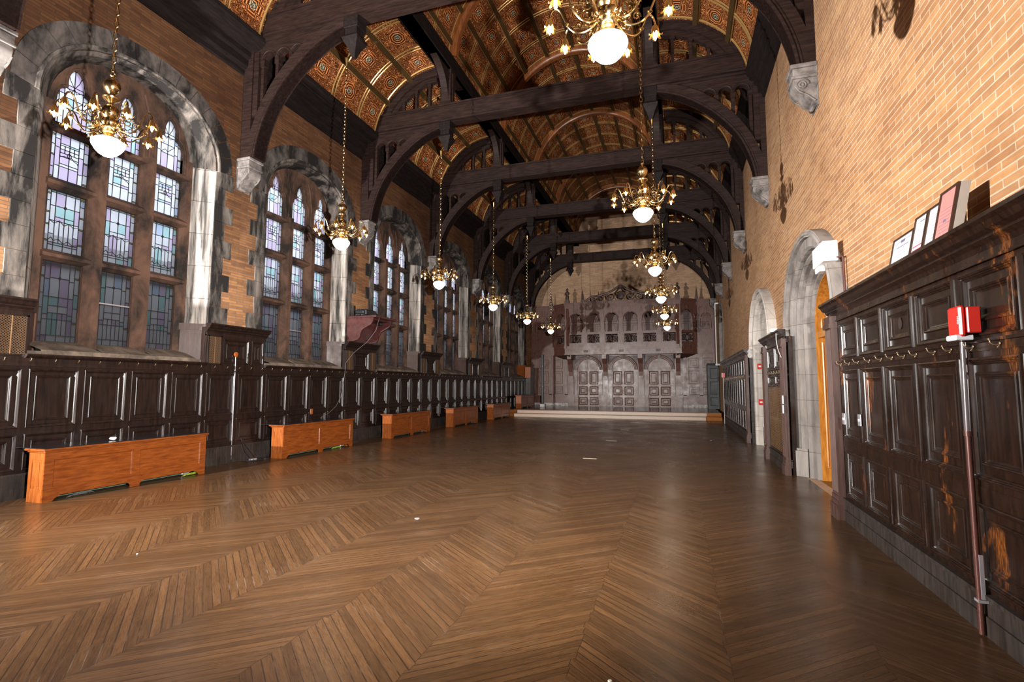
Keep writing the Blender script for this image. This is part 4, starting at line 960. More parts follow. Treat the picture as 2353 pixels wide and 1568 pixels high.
# ------------------------------------------------------------------ dais
b = MB()
da = empty('dais', (0, 23.62, 0)); tag(da, 'low two-step timber dais across the far end of the hall', 'dais')
b.box((-8.13, .44, 0), (1.70, 5.80, .30)); b.build('platform', 'stage_floor', da)
b = MB(); b.box((-7.55, .0, 0), (1.05, .44, .145)); b.build('lower_step', 'step_pale', da)
b = MB(); b.box((-7.50, .40, .15), (1.10, .46, .302)); b.box((-7.5, .40, .285), (1.10, .80, .304)); b.build('upper_step', 'step_pale', da)
b = MB(); b.box((-7.55, -.012, .125), (1.05, .0, .15)); b.box((-7.5, .385, .275), (1.10, .40, .304)); b.build('step_nosing', 'step_edge', da)
for x0, x1 in ((1.06, 1.70), (-8.12, -7.56)):
    b = MB(); b.box((x0, 0, 0), (x1, .44, .145)); b.box((x0+.05 if x0 > 0 else x0, .385, .15), (x1, .46, .303)); b.build('side_step', 'step_oak', da)

# ------------------------------------------------------------------ carved timber gallery at the far end
sc = empty('gallery_screen', (0, 0, 0)); tag(sc, 'tall carved brown timber gallery with arcade, balustrade and three arched double doors', 'gallery')
CX = -2.99; FY = 28.80; LY = 29.62; WY = 29.56; BYY = 30.45; XW = .98
SW, SD = 'screen_wood', 'screen_dark'
def sbox(x0, x1, y0, y1, z0, z1, mb): mb.box((x0, y0, z0), (x1, y1, z1))
b = MB(); sbox(-8.37, 1.94, LY+.02, LY+.2, 0, 3.30, b); b.build('lower_wall', SW, sc)
ed_ = [-8.37]+[v for i in range(3) for v in (CX-1.97+1.97*i-.62, CX-1.97+1.97*i+.62)]+[1.94]
for a_, c_ in zip(ed_[::2], ed_[1::2]):
    b = MB(); sbox(a_, c_, LY-.06, LY+.02, .30, .48, b); sbox(a_, c_, LY-.03, LY+.02, .48, .84, b); sbox(a_, c_, LY-.08, LY+.02, .84, .93, b); sbox(a_, c_, LY-.06, LY+.02, .93, .97, b); b.build('dado', 'screen_wood', sc)
    b = MB(); sbox(a_, c_, LY-.10, LY-.06, .30, .46, b); b.build('base_board', 'dirty_white', sc)
# doors
for i, dx in enumerate((-1.97, 0, 1.97)):
    c = CX+dx; Y = LY
    b = MB(); o_ = arch_outline(c, .80, .80, 2.36, .30, 20, 1.0); i_ = arch_outline(c, .62, .62, 2.36, .30, 20, 1.0); b.prism(o_+i_[::-1], XZ, Y-.05, Y+.02)
    for r, rr in ((.64, .02), (.71, .03), (.79, .035)): b.tube([(x, Y-.055, z) for x, z in ell(c, 2.36, r, r, 0, 180, 24)], rr, 6)
    for sd in (-1, 1): sbox(c+sd*.61, c+sd*.83, Y-.085, Y, 2.26, 2.36, b); sbox(c+sd*.60, c+sd*.84, Y-.13, Y+.02, .30, .92, b); sbox(c+sd*.63, c+sd*.81, Y-.07, Y, .92, 2.26, b)
    b.build('door_arch', SW, sc)
    b = MB(); b.box((c-.06, Y-.12, 2.98), (c+.06, Y, 3.2)); b.build('keystone', SD, sc)
    for sd in (-1, 1):
        D = MB(); prf = [(0, 0), (.025, .012), (.05, -.012), (.08, -.012), (.095, .01), (.12, .012), (.14, -.008), (.15, .004)]
        for z0, z1 in ((.36, .80), (.93, 1.42), (1.54, 2.28)):
            vs_, fs_ = cell_mesh(.50, z1-z0, prf); D.add([(c+sd*.31-.25+x, Y-.005+y, z+z0) for x, y, z in vs_], fs_)
        q = [(c+sd*.06, 2.42)]+[(c+sd*(.06+.48*cos(R(a))), 2.42+.50*sin(R(a))) for a in range(0, 91, 15)]
        for k2, d in ((1.0, .03), (.78, .015), (.70, .045), (.5, .055)):
            mx, mz = c+sd*.24, 2.58; D.prism([(mx+(x-mx)*k2, mz+(z-mz)*k2) for x, z in q], XZ, Y-d, Y)
        D.build('door_leaf', SW, sc)
    for sd in (-1, 1): b = MB(); b.prism([(c+sd*.83, 3.17), (c+sd*.80, 2.5)]+[(c+sd*.81*cos(R(a)), 2.36+.81*sin(R(a))) for a in (15, 35, 55, 75)]+[(c+sd*.2, 3.17)], XZ, Y-.02, Y); b.build('carved_spandrel', SD, sc)
# pier brackets between the doors
for i, dx in enumerate((-2.97, -.98, .98, 2.97)):
    c = CX+dx
    b = MB(); sbox(c-.16, c+.16, LY-.10, LY, .92, 3.2, b); sbox(c-.19, c+.19, LY-.16, LY, .30, .92, b); sbox(c-.21, c+.21, LY-.18, LY, .84, .93, b); b.build('pier', SW, sc)
    b = MB(); b.sweep([(LY-.10, 2.0), (LY-.16, 2.0), (LY-.20, 2.25), (LY-.34, 2.7), (LY-.62, 2.98), (LY-.62, 3.24), (LY-.10, 3.24)], c-.12, c+.12, lambda y, z, x: (x, y, z))
    sbox(c-.14, c+.14, LY-.2, LY-.08, 1.94, 2.02, b); sbox(c-.12, c+.12, LY-.17, LY-.08, 1.86, 1.94, b); b.build('scroll_bracket', SW, sc)
# wing panels (lower)
for c, w in ((-7.62, .62), (-6.75, .62), (.78, .62), (1.50, .66)):
    for z0, z1 in ((.95, 1.44), (1.54, 2.32), (2.42, 3.02)): panel(sc, c-w/2, z0, w, z1-z0, SW, y=LY+.015, key='s')
for x in (-8.2, -7.2, -6.25, .30, 1.14, 1.85): b = MB(); sbox(x-.09, x+.09, LY-.06, LY+.02, .92, 3.2, b); b.build('wing_pilaster', SW, sc)
# entablature: centre projects, wings stay back
def entab(x0, x1, yf, nm):
    b = MB(); sbox(x0, x1, yf, BYY, 3.24, 3.62, b); sbox(x0-.03, x1+.03, yf-.04, BYY, 3.58, 3.70, b); sbox(x0-.015, x1+.015, yf-.02, BYY, 3.52, 3.56, b); sbox(x0-.02, x1+.02, yf-.03, BYY, 3.20, 3.26, b)
    n = int((x1-x0)/.075)
    for i in range(n): x = x0+(x1-x0)*(i+.5)/n; sbox(x-.02, x+.02, yf-.025, yf, 3.47, 3.52, b)
    b.build(nm, SW, sc)
entab(CX-3.17, CX+3.17, FY, 'centre_entablature'); entab(-8.37, 2*CX-XW, WY, 'wing_entablature'); entab(XW, 1.94, WY, 'wing_entablature')
b = MB()
for i in range(3): c = CX-1.97+1.97*i; b.box((c-.12, FY-.02, 3.33), (c+.12, FY, 3.46))
b.build('frieze_block', SD, sc)
# balustrade and arcade
def arcade(x0, n, p, yf, blind, side=None):
    for i in range(n+1):
        x = x0+i*p; b = MB(); sbox(x-.12, x+.12, yf-.02, yf+.20, 3.70, 4.48, b); sbox(x-.14, x+.14, yf-.045, yf+.2, 4.40, 4.50, b); sbox(x-.08, x+.08, yf-.035, yf, 3.8, 4.3, b); b.build('balustrade_post', SW, sc)
        b = MB(); sbox(x-.10, x+.10, yf, yf+.16, 4.50, 5.86, b); sbox(x-.12, x+.12, yf-.02, yf+.16, 4.50, 4.58, b); sbox(x-.125, x+.125, yf-.03, yf+.16, 5.12, 5.22, b); sbox(x-.06, x+.06, yf-.02, yf, 4.62, 5.05, b); sbox(x-.07, x+.07, yf-.05, yf, 5.3, 5.86, b); b.build('arcade_pier', SW, sc)
    for i in range(n):
        a, c = x0+i*p+.12, x0+(i+1)*p-.12; m = (a+c)/2
        b = MB(); sbox(a, c, yf, yf+.14, 3.70, 3.86, b); sbox(a, c, yf, yf+.14, 4.34, 4.48, b); sbox(a, a+.05, yf, yf+.1, 3.86, 4.34, b); sbox(c-.05, c, yf, yf+.1, 3.86, 4.34, b)
        if i % 1 == 0: b.build('balustrade_rail', SW, sc)
        b = MB(); w, h = c-a-.1, .48; cz = 4.10
        for s1 in (-1, 1):
            for k3 in (-.25, .25):
                b.tube([(m+k3*w+s1*w*.25*q, yf+.05, cz+h*.5*q) for q in (-1, -.5, 0, .5, 1)], .020, 5)
            b.tube([(m+s1*w*.25+w*.16*cos(2*PI*q/12), yf+.05, cz+h*.30*sin(2*PI*q/12)) for q in range(12)], .018, 5, closed=True)
        b.tube([(m+w*.13*cos(2*PI*q/12), yf+.05, cz+h*.34*sin(2*PI*q/12)) for q in range(12)], .018, 5, closed=True)
        b.build('pierced_panel', SD, sc)
        hw = (c-a)/2-.04
        if blind:
            b = MB(); sbox(a, c, yf+.02, yf+.1, 3.7, 5.86, b); b.build('blind_back', SW, sc)
            for z0, z1 in ((4.54, 4.86), (4.9, 5.2)): panel(sc, m-hw+.02, z0, 2*hw-.04, z1-z0, SW, y=yf+.018, key='s')
            b = MB()
            for r in (hw, hw*.7, hw*.4): b.tube([(m+r*cos(R(q)), yf+.01, 5.22+r*sin(R(q))) for q in range(0, 181, 15)], .016, 5)
            b.box((m-.02, yf, 5.22), (m+.02, yf+.02, 5.22+hw)); b.build('blind_arch', SW, sc)
        b = MB(); poly = [(a-.02, 5.18)]+[(m-hw*cos(R(q)), 5.18+hw*sin(R(q))) for q in range(0, 181, 12)]+[(c+.02, 5.18), (c+.02, 5.88), (a-.02, 5.88)]
        b.prism(poly, XZ, yf+.01, yf+.12)
        b.tube([(m-(hw+.03)*cos(R(q)), yf+.0, 5.18+(hw+.03)*sin(R(q))) for q in range(0, 181, 12)], .022, 6)
        sbox(m-.035, m+.035, yf-.04, yf+.05, 5.18+hw-.02, 5.84, b); b.build('arcade_arch', SW, sc)
arcade(CX-3.06, 6, 1.02, FY, False); arcade(-8.22, 1, 1.06, WY, True); arcade(1.08, 1, .76, WY, True)
# canted bays joining the projecting centre to the wings
for sd in (-1, 1):
    before = set(C.objects); Lc = math.hypot(XW-CX-3.06, WY-FY); an = math.atan2(WY-FY, XW-CX-3.06)
    arcade(0, 1, Lc, 0, False)
    BYs = BYY; BYY = .25; entab(.0, Lc, 0.0, 'canted_entablature')
    b = MB(); sbox(0, Lc, 0, .3, 5.86, 6.02, b); sbox(0, Lc, -.04, .3, 6.02, 6.10, b); sbox(-.02, Lc+.02, -.09, .3, 6.10, 6.18, b); b.build('top_cornice', SW, sc); BYY = BYs
    b = MB(); b.sweep([(0, 3.24), (.5, 2.95), (.5, 3.24)], 0, Lc, lambda y, z, x: (x, y, z)); b.build('cove', SD, sc)
    for o in set(C.objects)-before:
        m0 = Matrix.Translation((CX+3.06, FY, 0)) @ Matrix.Rotation(an, 4, 'Z') if sd > 0 else Matrix.Translation((2*CX-XW, WY, 0)) @ Matrix.Rotation(-an, 4, 'Z')
        o.matrix_local = m0 @ o.matrix_local
for x0, x1, yf in ((CX-3.17, CX+3.17, FY), (-8.37, 2*CX-XW, WY), (XW, 1.94, WY)):
    b = MB(); sbox(x0, x1, yf, BYY, 5.86, 6.02, b); sbox(x0-.02, x1+.02, yf-.04, BYY, 6.02, 6.10, b); sbox(x0-.04, x1+.04, yf-.09, BYY, 6.10, 6.18, b); sbox(x0, x1, yf-.02, BYY, 5.90, 5.93, b); b.build('top_cornice', SW, sc)
# gallery back wall with panels, closed ends
b = MB(); sbox(-8.37, 1.94, BYY, BYY+.1, 3.3, 6.1, b); b.build('gallery_back', SW, sc)
for i in range(-1, 10):
    for z0, z1 in ((3.75, 4.35), (4.4, 5.15), (5.2, 5.82)): panel(sc, CX-3.05+i*.677, z0, .677, z1-z0, SW, y=BYY-.005, key='s')
# crest: scrollwork, obelisks, figures
b = MB()
def spiral(cx, cz, r0, turns, st, dirn=1, w=.045, y=FY+.1):
    n = int(turns*16); p = []
    for j in range(n+1): q = st+dirn*2*PI*turns*j/n; r = r0*(1-.85*j/n); p.append((cx+r*cos(q), y, cz+r*sin(q)))
    b.tube(p, [w*(1-.5*j/n) for j in range(n+1)], 6)
for sd in (-1, 1):
    spiral(CX+sd*.55, 6.46, .26, 1.8, PI/2, -sd); spiral(CX+sd*1.10, 6.38, .20, 1.6, -PI/2, sd); spiral(CX+sd*1.5, 6.34, .15, 1.5, PI/2, -sd)
    b.tube([(CX+sd*x, FY+.1, z) for x, z in ((2.15, 6.20), (1.9, 6.32), (1.6, 6.52), (1.35, 6.52), (1.0, 6.60), (.8, 6.66), (.55, 6.74), (.32, 6.86), (.15, 6.99), (0, 7.02))], .055, 6)
    b.tube([(CX+sd*x, FY+.1, z) for x, z in ((.05, 6.98), (.16, 6.80), (.28, 6.70), (.22, 6.5), (.05, 6.3))], .04, 6); spiral(CX+sd*1.85, 6.28, .09, 1.2, 0, sd, .03)
b.box((CX-1.9, FY+.05, 6.18), (CX+1.9, FY+.15, 6.23)); b.bevbox((CX-.14, FY+.02, 6.30), (CX+.14, FY+.16, 6.72), .02); b.bevbox((CX-.1, FY+.02, 6.9), (CX+.1, FY+.18, 7.1), .03); b.build('scroll_crest', SD, sc, smooth=True)
def obelisk(x, y, z0, h):
    b = MB(); b.box((x-.09, y-.09, z0), (x+.09, y+.09, z0+.16)); b.add([(x-.065, y-.065, z0+.16), (x+.065, y-.065, z0+.16), (x+.065, y+.065, z0+.16), (x-.065, y+.065, z0+.16), (x, y, z0+h)], [(0, 1, 4), (1, 2, 4), (2, 3, 4), (3, 0, 4), (0, 3, 2, 1)]); b.build('obelisk', SD, sc)
for x, y in ((CX-2.12, FY+.1), (CX-1.35, FY+1.0), (CX+1.35, FY+1.0), (CX+2.12, FY+.1), (-7.15, WY+.1), (1.02, WY+.1)): obelisk(x, y, 6.18, .82)
for sd in (-1, 1):
    x = CX+sd*3.02; b = MB(); b.box((x-.12, FY+.0, 6.18), (x+.12, FY+.22, 6.34)); b.box((x-.09, FY+.02, 6.34), (x+.09, FY+.2, 6.40))
    b.lathe([(.085, 6.40), (.10, 6.50), (.085, 6.60), (.07, 6.68), (.10, 6.75), (.10, 6.82), (.05, 6.88), (.035, 6.90), (.055, 6.93), (.062, 6.98), (.05, 7.03), (.02, 7.06)], (x, FY+.11, 0), 12)
    b.tube([(x-.10, FY+.09, 6.80), (x-.11, FY+.04, 6.70), (x-.03, FY-.0, 6.64)], .026, 6); b.tube([(x+.10, FY+.09, 6.80), (x+.12, FY+.05, 6.70), (x+.04, FY-.0, 6.70)], .026, 6); b.build('carved_figure', SD, sc, smooth=True)

# ------------------------------------------------------------------ corner fittings at the far end
t = empty('corner_cupboard', (-8.25, 27.9, 0)); tag(t, 'orange stained oak pier box at the far left corner above the dais', 'panelling')
b = MB(); b.box((0, 0, .3), (.30, .9, 2.5)); b.build('body', 'panel_wood', t); b = MB(); b.box((-.0, -.03, 1.9), (.32, 0, 2.5)); b.build('orange_panel', 'oak_end', t)
t = empty('corner_cupboard', (1.40, 28.0, .303)); tag(t, 'tall dark green-black panelled cupboard in the far right corner beside the gallery', 'cupboard')
b = MB(); b.box((0, 0, 0), (.52, 1.2, 2.22)); b.build('body', 'corner_wood', t); cornice(t, -.03, .53, 2.2, 'corner_wood', .7)
for z0, z1 in ((.12, .62), (.70, 1.42), (1.50, 2.1)): panel(t, .06, z0, .44, z1-z0, 'corner_wood', y=-.002, key='c')
b = MB(); b.tube([(1.80, 27.4, 2.5), (1.80, 27.4, 5.6)], .03, 8); b.box((1.74, 27.35, 2.48), (1.95, 27.5, 2.56)); b.box((1.80, 27.38, 5.55), (1.95, 27.44, 5.62))
tag(b.build('wall_pipe', 'white_paint'), 'tall white pipe in the far right corner above the dark cupboard', 'pipe')
# column loudspeaker on the dais
t = empty('column_speaker', (-7.05, 27.2, .30)); tag(t, 'tall thin black column loudspeaker standing on the dais', 'loudspeaker')
b = MB(); b.bevbox((-.06, -.05, .18), (.06, .07, 2.85), .01)
for i in range(22): z = .35+i*.11; b.lathe([(.038, 0), (.042, .004), (.03, .008)], (0, 0, 0), 10) if False else b.box((-.045, -.056, z), (.045, -.05, z+.085))
b.build('cabinet', 'black_plastic', t); b = MB(); b.bevbox((-.14, -.12, 0), (.16, .16, .18), .02); b.build('base_box', 'dirty_white', t)
b = MB()
for z in (1.1, 2.2): b.box((-.012, -.06, z), (.012, -.055, z+.02))
b.build('logo_plate', 'paper_white', t)

# ------------------------------------------------------------------ projector shelf
t = empty('wall_shelf', (-8.25, 11.42, 2.63)); tag(t, 'maroon painted wall shelf with curved bracket holding a projector', 'shelf')
b = MB(); b.bevbox((0, -.02, .60), (.88, 1.02, .655), .008); b.build('shelf_board', 'shelf_wood', t)
cv = [(0, 0), (.0, .60), (.80, .60)]+[(.80-.0*i, .60) for i in range(1)]+[(.78, .50), (.72, .42), (.60, .36), (.48, .30), (.42, .20), (.40, .10), (.34, .03), (.22, .0)]
for y in (0.0, .86):
    b = MB(); b.prism(cv, lambda u, v, d: (u, d, v), y, y+.05); b.build('scroll_bracket', 'shelf_wood', t)
b = MB(); b.box((0, .05, .0), (.03, .86, .60)); b.box((.03, .05, .55), (.75, .86, .60)); b.build('back_board', 'shelf_wood', t)
b = MB(); b.bevbox((.45, .70, .48), (.58, .80, .54), .01); b.build('adapter', 'black_plastic', t)
t = empty('projector', (-7.92, 11.80, 3.285)); tag(t, 'black projector wrapped in cables on the maroon wall shelf', 'projector')
b = MB(); b.bevbox((-.16, -.26, .03), (.16, .24, .20), .03); b.bevbox((-.13, -.34, .05), (.13, -.24, .17), .03); b.box((-.12, -.2, 0), (-.09, .2, .03)); b.box((.09, -.2, 0), (.12, .2, .03)); b.build('body', 'black_plastic', t)
b = MB(); b.lathe([(.065, 0), (.075, .02), (.07, .12), (.06, .13), (.06, .22), (.045, .225)], n=18); b.v = [(v[0], .24+v[2], .12+v[1]) for v in b.v]; b.build('lens', 'black_plastic', t, smooth=True)
b = MB(); rnd = random.Random(5)
for q in range(9):
    p = [(-.15+.3*rnd.random(), -.34+.075*j+.05*rnd.random(), .05+.17*rnd.random() if 0 < j < 6 else .03) for j in range(8)]; b.tube(p, .007, 5)
b.build('wrapped_cable', 'cable_grey', t, smooth=True)
b = MB(); b.tube([(-7.42, 11.62, 3.30), (-7.37, 11.55, 3.2), (-7.42, 11.5, 2.9), (-7.6, 11.40, 2.6), (-7.95, 11.30, 2.3), (-8.15, 11.28, 2.05), (-8.165, 11.28, 1.8), (-8.20, 11.2, 1.2), (-8.20, 11.0, .95), (-8.18, 10.7, .80), (-8.15, 10.45, .74), (-8.1, 10.3, .71)], .0045, 6)
tag(b.build('hanging_cable', 'cable_grey', smooth=True), 'grey cable hanging from the maroon shelf down the panelling', 'cable')

# ------------------------------------------------------------------ small things on the left
t = empty('wall_conduit', (-8.235, 7.90, 0)); tag(t, 'thin pale conduit rising up the panelling between the first two windows', 'conduit')
b = MB(); b.tube([(0, 0, .06), (0, 0, 2.06)], .006, 8); b.build('tube', 'plate_metal', t)
b = MB(); b.lathe([(.05, 0), (.05, .012), (.02, .02)], n=14); b.v = [(v[2]-.0, v[0], 2.08+v[1]) for v in b.v]; b.build('outlet', 'oak_end', t)
t = empty('power_strip', (-8.0, 8.20, 0)); tag(t, 'pale power adapter in a tangle of black cables beside the second radiator cover', 'adapter')
b = MB(); b.bevbox((-.04, -.07, 0), (.04, .07, .05), .01); b.build('adapter_body', 'plate_metal', t)
b = MB(); rnd = random.Random(9)
for q in range(6):
    p = [(.10*cos(j*.9+q)+.03*rnd.random(), -.15+.055*j+.1*sin(j*1.3+q)*.6, .008+.025*rnd.random()) for j in range(9)]; b.tube(p, .006, 5)
b.tube([(0, 0, .03), (-.1, -.1, .2), (-.16, -.16, .45), (-.12, -.05, .3), (.02, .1, .03)], .005, 5); b.build('tangled_cable', 'cable_black', t, smooth=True)
t = empty('coffee_cup', (-7.85, 5.42, .684)); tag(t, 'small white crumpled cup lying on the first radiator cover', 'cup')
b = MB(); b.lathe([(.02, -.045), (.022, -.045), (.030, .03), (.026, .03)], n=12); b.v = [(v[0]*.5+v[2], v[1], .028+v[0]*.8) for v in b.v]; b.build('cup_body', 'paper_white', t, smooth=True)
b = MB(); b.bevbox((-8.26, 10.12, .80), (-8.235, 10.20, .93), .004); tag(b.build('outlet_plate', 'oak_end'), 'small tan outlet plate on the panelling above the second radiator cover', 'outlet')

# floor tape and litter
for i, (x, y) in enumerate(((-1.775, 10.67), (-1.775, 14.20), (-1.77, 17.76), (-1.75, 21.5))):
    b = MB(); b.box((-.14, -.018, 0), (.14, .018, .002)); o = b.build('floor_tape', 'tape_white', None, (x, y, .0005)); tag(o, 'short strip of white tape on the floor, %s along the row' % ['nearest', 'second', 'third', 'farthest, just before the dais'][i], 'tape', 'white tape strips down the floor')
for (x, y, s_, lb) in ((-2.84, 5.32, .03, 'small worn metal floor socket in the parquet'), (-.37, 2.77, .012, 'tiny pale scrap on the floor at the bottom edge'), (.79, 15.14, .02, 'small white scrap on the far right of the floor'), (-4.6, 3.45, .008, 'tiny pale speck on the left parquet')):
    b = MB(); b.lathe([(s_, 0), (s_, .003), (s_*.7, .006), (s_*.2, .006)], n=10); tag(b.build('floor_scrap' if 'socket' not in lb else 'floor_socket', 'plate_metal' if 'socket' in lb else 'tape_white', None, (x, y, .0)), lb, 'scrap' if 'socket' not in lb else 'floor socket')

# ------------------------------------------------------------------ right wall fittings
# fire alarm horn on its pipe
t = empty('fire_alarm', (1.737, 3.86, 1.80)); tag(t, 'red fire alarm horn and strobe box on the near right panelling', 'fire alarm')
b = MB(); b.bevbox((-.07, -.075, .02), (0, .075, .18), .006); b.build('back_box', 'red_plastic', t)
b = MB(); b.bevbox((-.105, -.065, .0), (-.07, .085, .19), .012); b.build('horn_face', 'red_plastic', t)
b = MB(); b.bevbox((-.125, -.05, -.022), (-.03, .07, .012), .006); b.build('strobe_lens', 'clear_lens', t)
tx = bpy.data.curves.new('lettering', 'FONT'); tx.body = 'FIRE'; tx.size = .028; tx.extrude = .0006; tx.align_x = 'CENTER'; tx.align_y = 'CENTER'; tx.materials.append(MAT['paper_white'])
o0 = bpy.data.objects.new('lettering', tx); me_ = bpy.data.meshes.new_from_object(o0); bpy.data.objects.remove(o0); me_.materials.clear(); me_.materials.append(MAT['paper_white']); o = link('lettering', me_, t); o.matrix_local = Matrix(((0, 0, -1, -.1062), (-1, 0, 0, -.045), (0, 1, 0, .10), (0, 0, 0, 1))) @ Matrix.Rotation(-PI/2, 4, 'Z')
t = empty('alarm_conduit', (1.70, 3.95, 0)); tag(t, 'long conduit running from the red fire alarm down to the floor', 'conduit')
b = MB(); b.tube([(0, -.02, 1.80), (0, 0, 1.2)], .017, 10); b.build('wrapped_tube', 'conduit_chrome', t, smooth=True)
b = MB(); b.tube([(0, 0, 1.2), (0, .0, 0.01)], .016, 10); b.tube([(0, 0, 1.19), (0, 0, 1.22)], .021, 10); b.build('lower_tube', 'conduit_red', t, smooth=True)
b = MB(); b.box((0, -.026, .22), (.02, -.018, .48)); b.box((-.02, -.03, .20), (.03, .02, .215)); b.build('bracket', 'plate_metal', t)
t = empty('fire_alarm', (1.61, 21.6, 1.80)); tag(t, 'small far red and white fire alarm on a pole by the dais', 'fire alarm')
b = MB(); b.bevbox((0, -.06, 0), (.09, .06, .18), .006); b.build('alarm_box', 'red_plastic', t); b = MB(); b.bevbox((-.03, -.065, .0), (0, -.0, .18), .006); b.build('strobe_lens', 'white_paint', t)
b = MB(); b.tube([(.03, 0, .0), (.03, 0, -1.78)], .013, 8); b.build('pole', 'plate_metal', t)
for y, x, lb in ((6.30, 1.655, 'grey metal switch plate on the fluted end pilaster'), (6.10, 1.74, 'grey metal switch plate on the panelling stile beside the pilaster')):
    t = empty('switch_plate', (x, y, 1.15)); tag(t, lb, 'switch'); b = MB(); b.bevbox((-.012, -.045, -.06), (.0, .045, .06), .004); b.build('plate', 'plate_metal', t)
    b = MB(); b.box((-.02, -.008, -.012), (-.01, .008, .012)); b.build('toggle', 'white_paint', t)
t = empty('wall_box', (1.88, 7.31, 3.0)); tag(t, 'white metal box on the wall beside the near doorway arch', 'box')
b = MB(); b.bevbox((-.17, -.25, .02), (0, .25, .27), .008); b.build('case', 'white_paint', t)
b = MB(); b.bevbox((-.15, .02, -.05), (-.02, .24, .02), .008); b.build('lower_lip', 'white_paint', t)
b = MB(); b.tube([(.03, -.31, -.50), (.03, -.31, .05)], .014, 8); b.tube([(.03, -.31, .05), (-.02, -.24, .06)], .012, 6); b.build('supply_pipe', 'conduit_red', t, smooth=True)
# notices on the pilaster between the doorways, hanging wire
for z, w, m_, lb in ((1.26, .10, 'paper_white', 'upper small white notice on the pilaster before the second doorway'), (1.10, .10, 'paper_white', 'lower small notice on the pilaster before the second doorway')):
    b = MB(); b.box((-.004, -.06, -.07), (0, .06, .07)); tag(b.build('paper_notice', m_, None, (1.665, 9.75, z)), lb, 'notice')
b = MB(); b.tube([(1.66, 10.1, 2.48), (1.65, 10.05, 2.3), (1.66, 10.0, 2.15), (1.65, 9.85, 2.08), (1.66, 9.72, 1.98)], .006, 6); tag(b.build('hanging_wire', 'white_paint', smooth=True), 'thin white wire hanging over the pilaster between the doorways', 'wire')
b = MB(); b.bevbox((1.60, 10.3, 2.465), (1.72, 10.42, 2.53), .006); tag(b.build('small_box', 'white_paint'), 'small white box on top of the panelling between the doorways', 'box')
for z, lb in ((1.98, 'upper red pull box on the pale stone jamb of the second doorway'), (1.08, 'lower red pull box on the pale stone jamb of the second doorway')):
    t = empty('fire_pull_box', (1.95, 14.36, z)); tag(t, lb, 'fire pull box'); b = MB(); b.bevbox((-.05, -.05, -.07), (.05, .02, .07), .006); b.build('case', 'red_plastic', t); b = MB(); b.box((-.03, -.055, -.02), (.03, -.05, .02)); b.build('handle', 'white_paint', t)
# framed certificates on the ledge, leaning back on the brick
ZL_ = 2.467
fr = [(4.98, .41, .29, 'paper_white', 'small landscape certificate in a dark frame, farthest left on the ledge', 0), (4.665, .22, .36, 'paper_white', 'narrow portrait certificate with two red bands in a dark frame', 1), (4.41, .27, .36, 'paper_white', 'portrait white certificate in a dark frame beside the pink one', 2), (4.11, .24, .37, 'paper_pink', 'pink certificate in a deep frame with a grey side, nearest on the ledge', 3)]
for y, w, h, pm, lb, kd in fr:
    t = empty('framed_certificate', (1.80, y, ZL_)); tag(t, lb, 'framed certificate', 'framed certificates on the ledge')
    lean = .20; F = lambda u, v, d: (-.04+sin(lean)*v+d*cos(lean)*-1, u, cos(lean)*v-d*sin(lean)*-0+.0)
    d0_ = .055 if kd == 3 else 0.0; dp = d0_+.018
    b = MB(); b.prism([(-w/2, 0), (w/2, 0), (w/2, h), (-w/2, h)], F, d0_, dp, holes=[[(-w/2+.018, .018), (-w/2+.018, h-.018), (w/2-.018, h-.018), (w/2-.018, .018)]]); b.build('frame', 'frame_dark', t)
    b = MB(); b.prism([(-w/2+.016, .016), (w/2-.016, .016), (w/2-.016, h-.016), (-w/2+.016, h-.016)], F, d0_+.001, d0_+.010); b.build('sheet', pm, t)
    b = MB(); e = d0_+.0108
    def ln(u0, u1, v, th, mb): mb.prism([(u0, v), (u1, v), (u1, v+th), (u0, v+th)], F, d0_+.010, e)
    if kd == 0:
        for v in (.035, h-.05): ln(-w/2+.03, w/2-.03, v, .005, b)
        for u in (-w/2+.03, w/2-.035): b.prism([(u, .035), (u+.005, .035), (u+.005, h-.045), (u, h-.045)], F, d0_+.010, e)
        ln(-.12, .12, h*.66, .008, b); ln(-.04, .04, h*.78, .025, b); ln(-.09, .09, h*.52, .004, b); ln(-.09, .09, h*.44, .004, b)
    elif kd == 1:
        for j in range(6): ln(-.07, .07, h*(.42+.05*j), .003, b)
        ln(-.06, .02, h*.84, .008, b)
    elif kd == 2:
        for j in range(9): ln(-.08+.01*(j % 3), .08-.012*(j % 2), h*(.22+.07*j), .003, b)
    else:
        for j in range(7): ln(-.08+.02*(j % 2), .08, h*(.18+.07*j), .003, b)
        ln(-.02, .02, h*.36, .02, b)
    b.build('printed_lines', 'ink', t)
    if kd == 1:
        b = MB(); ln(-.08, .08, h*.30, .010, b); ln(-.08, .08, h*.22, .008, b); b.build('red_bands', 'ink_red', t)
    if kd == 3:
        b = MB(); b.prism([(-w/2, 0), (w/2, 0), (w/2, h), (-w/2, h)], F, 0, d0_); b.build('frame_side', 'frame_grey', t)
        b = MB(); b.prism([(.0, 0), (.075, 0), (.055, h*.9)], lambda u, v, d: (-.03+u, d, v), -.01, .01); b.build('easel_back', 'black_plastic', t)
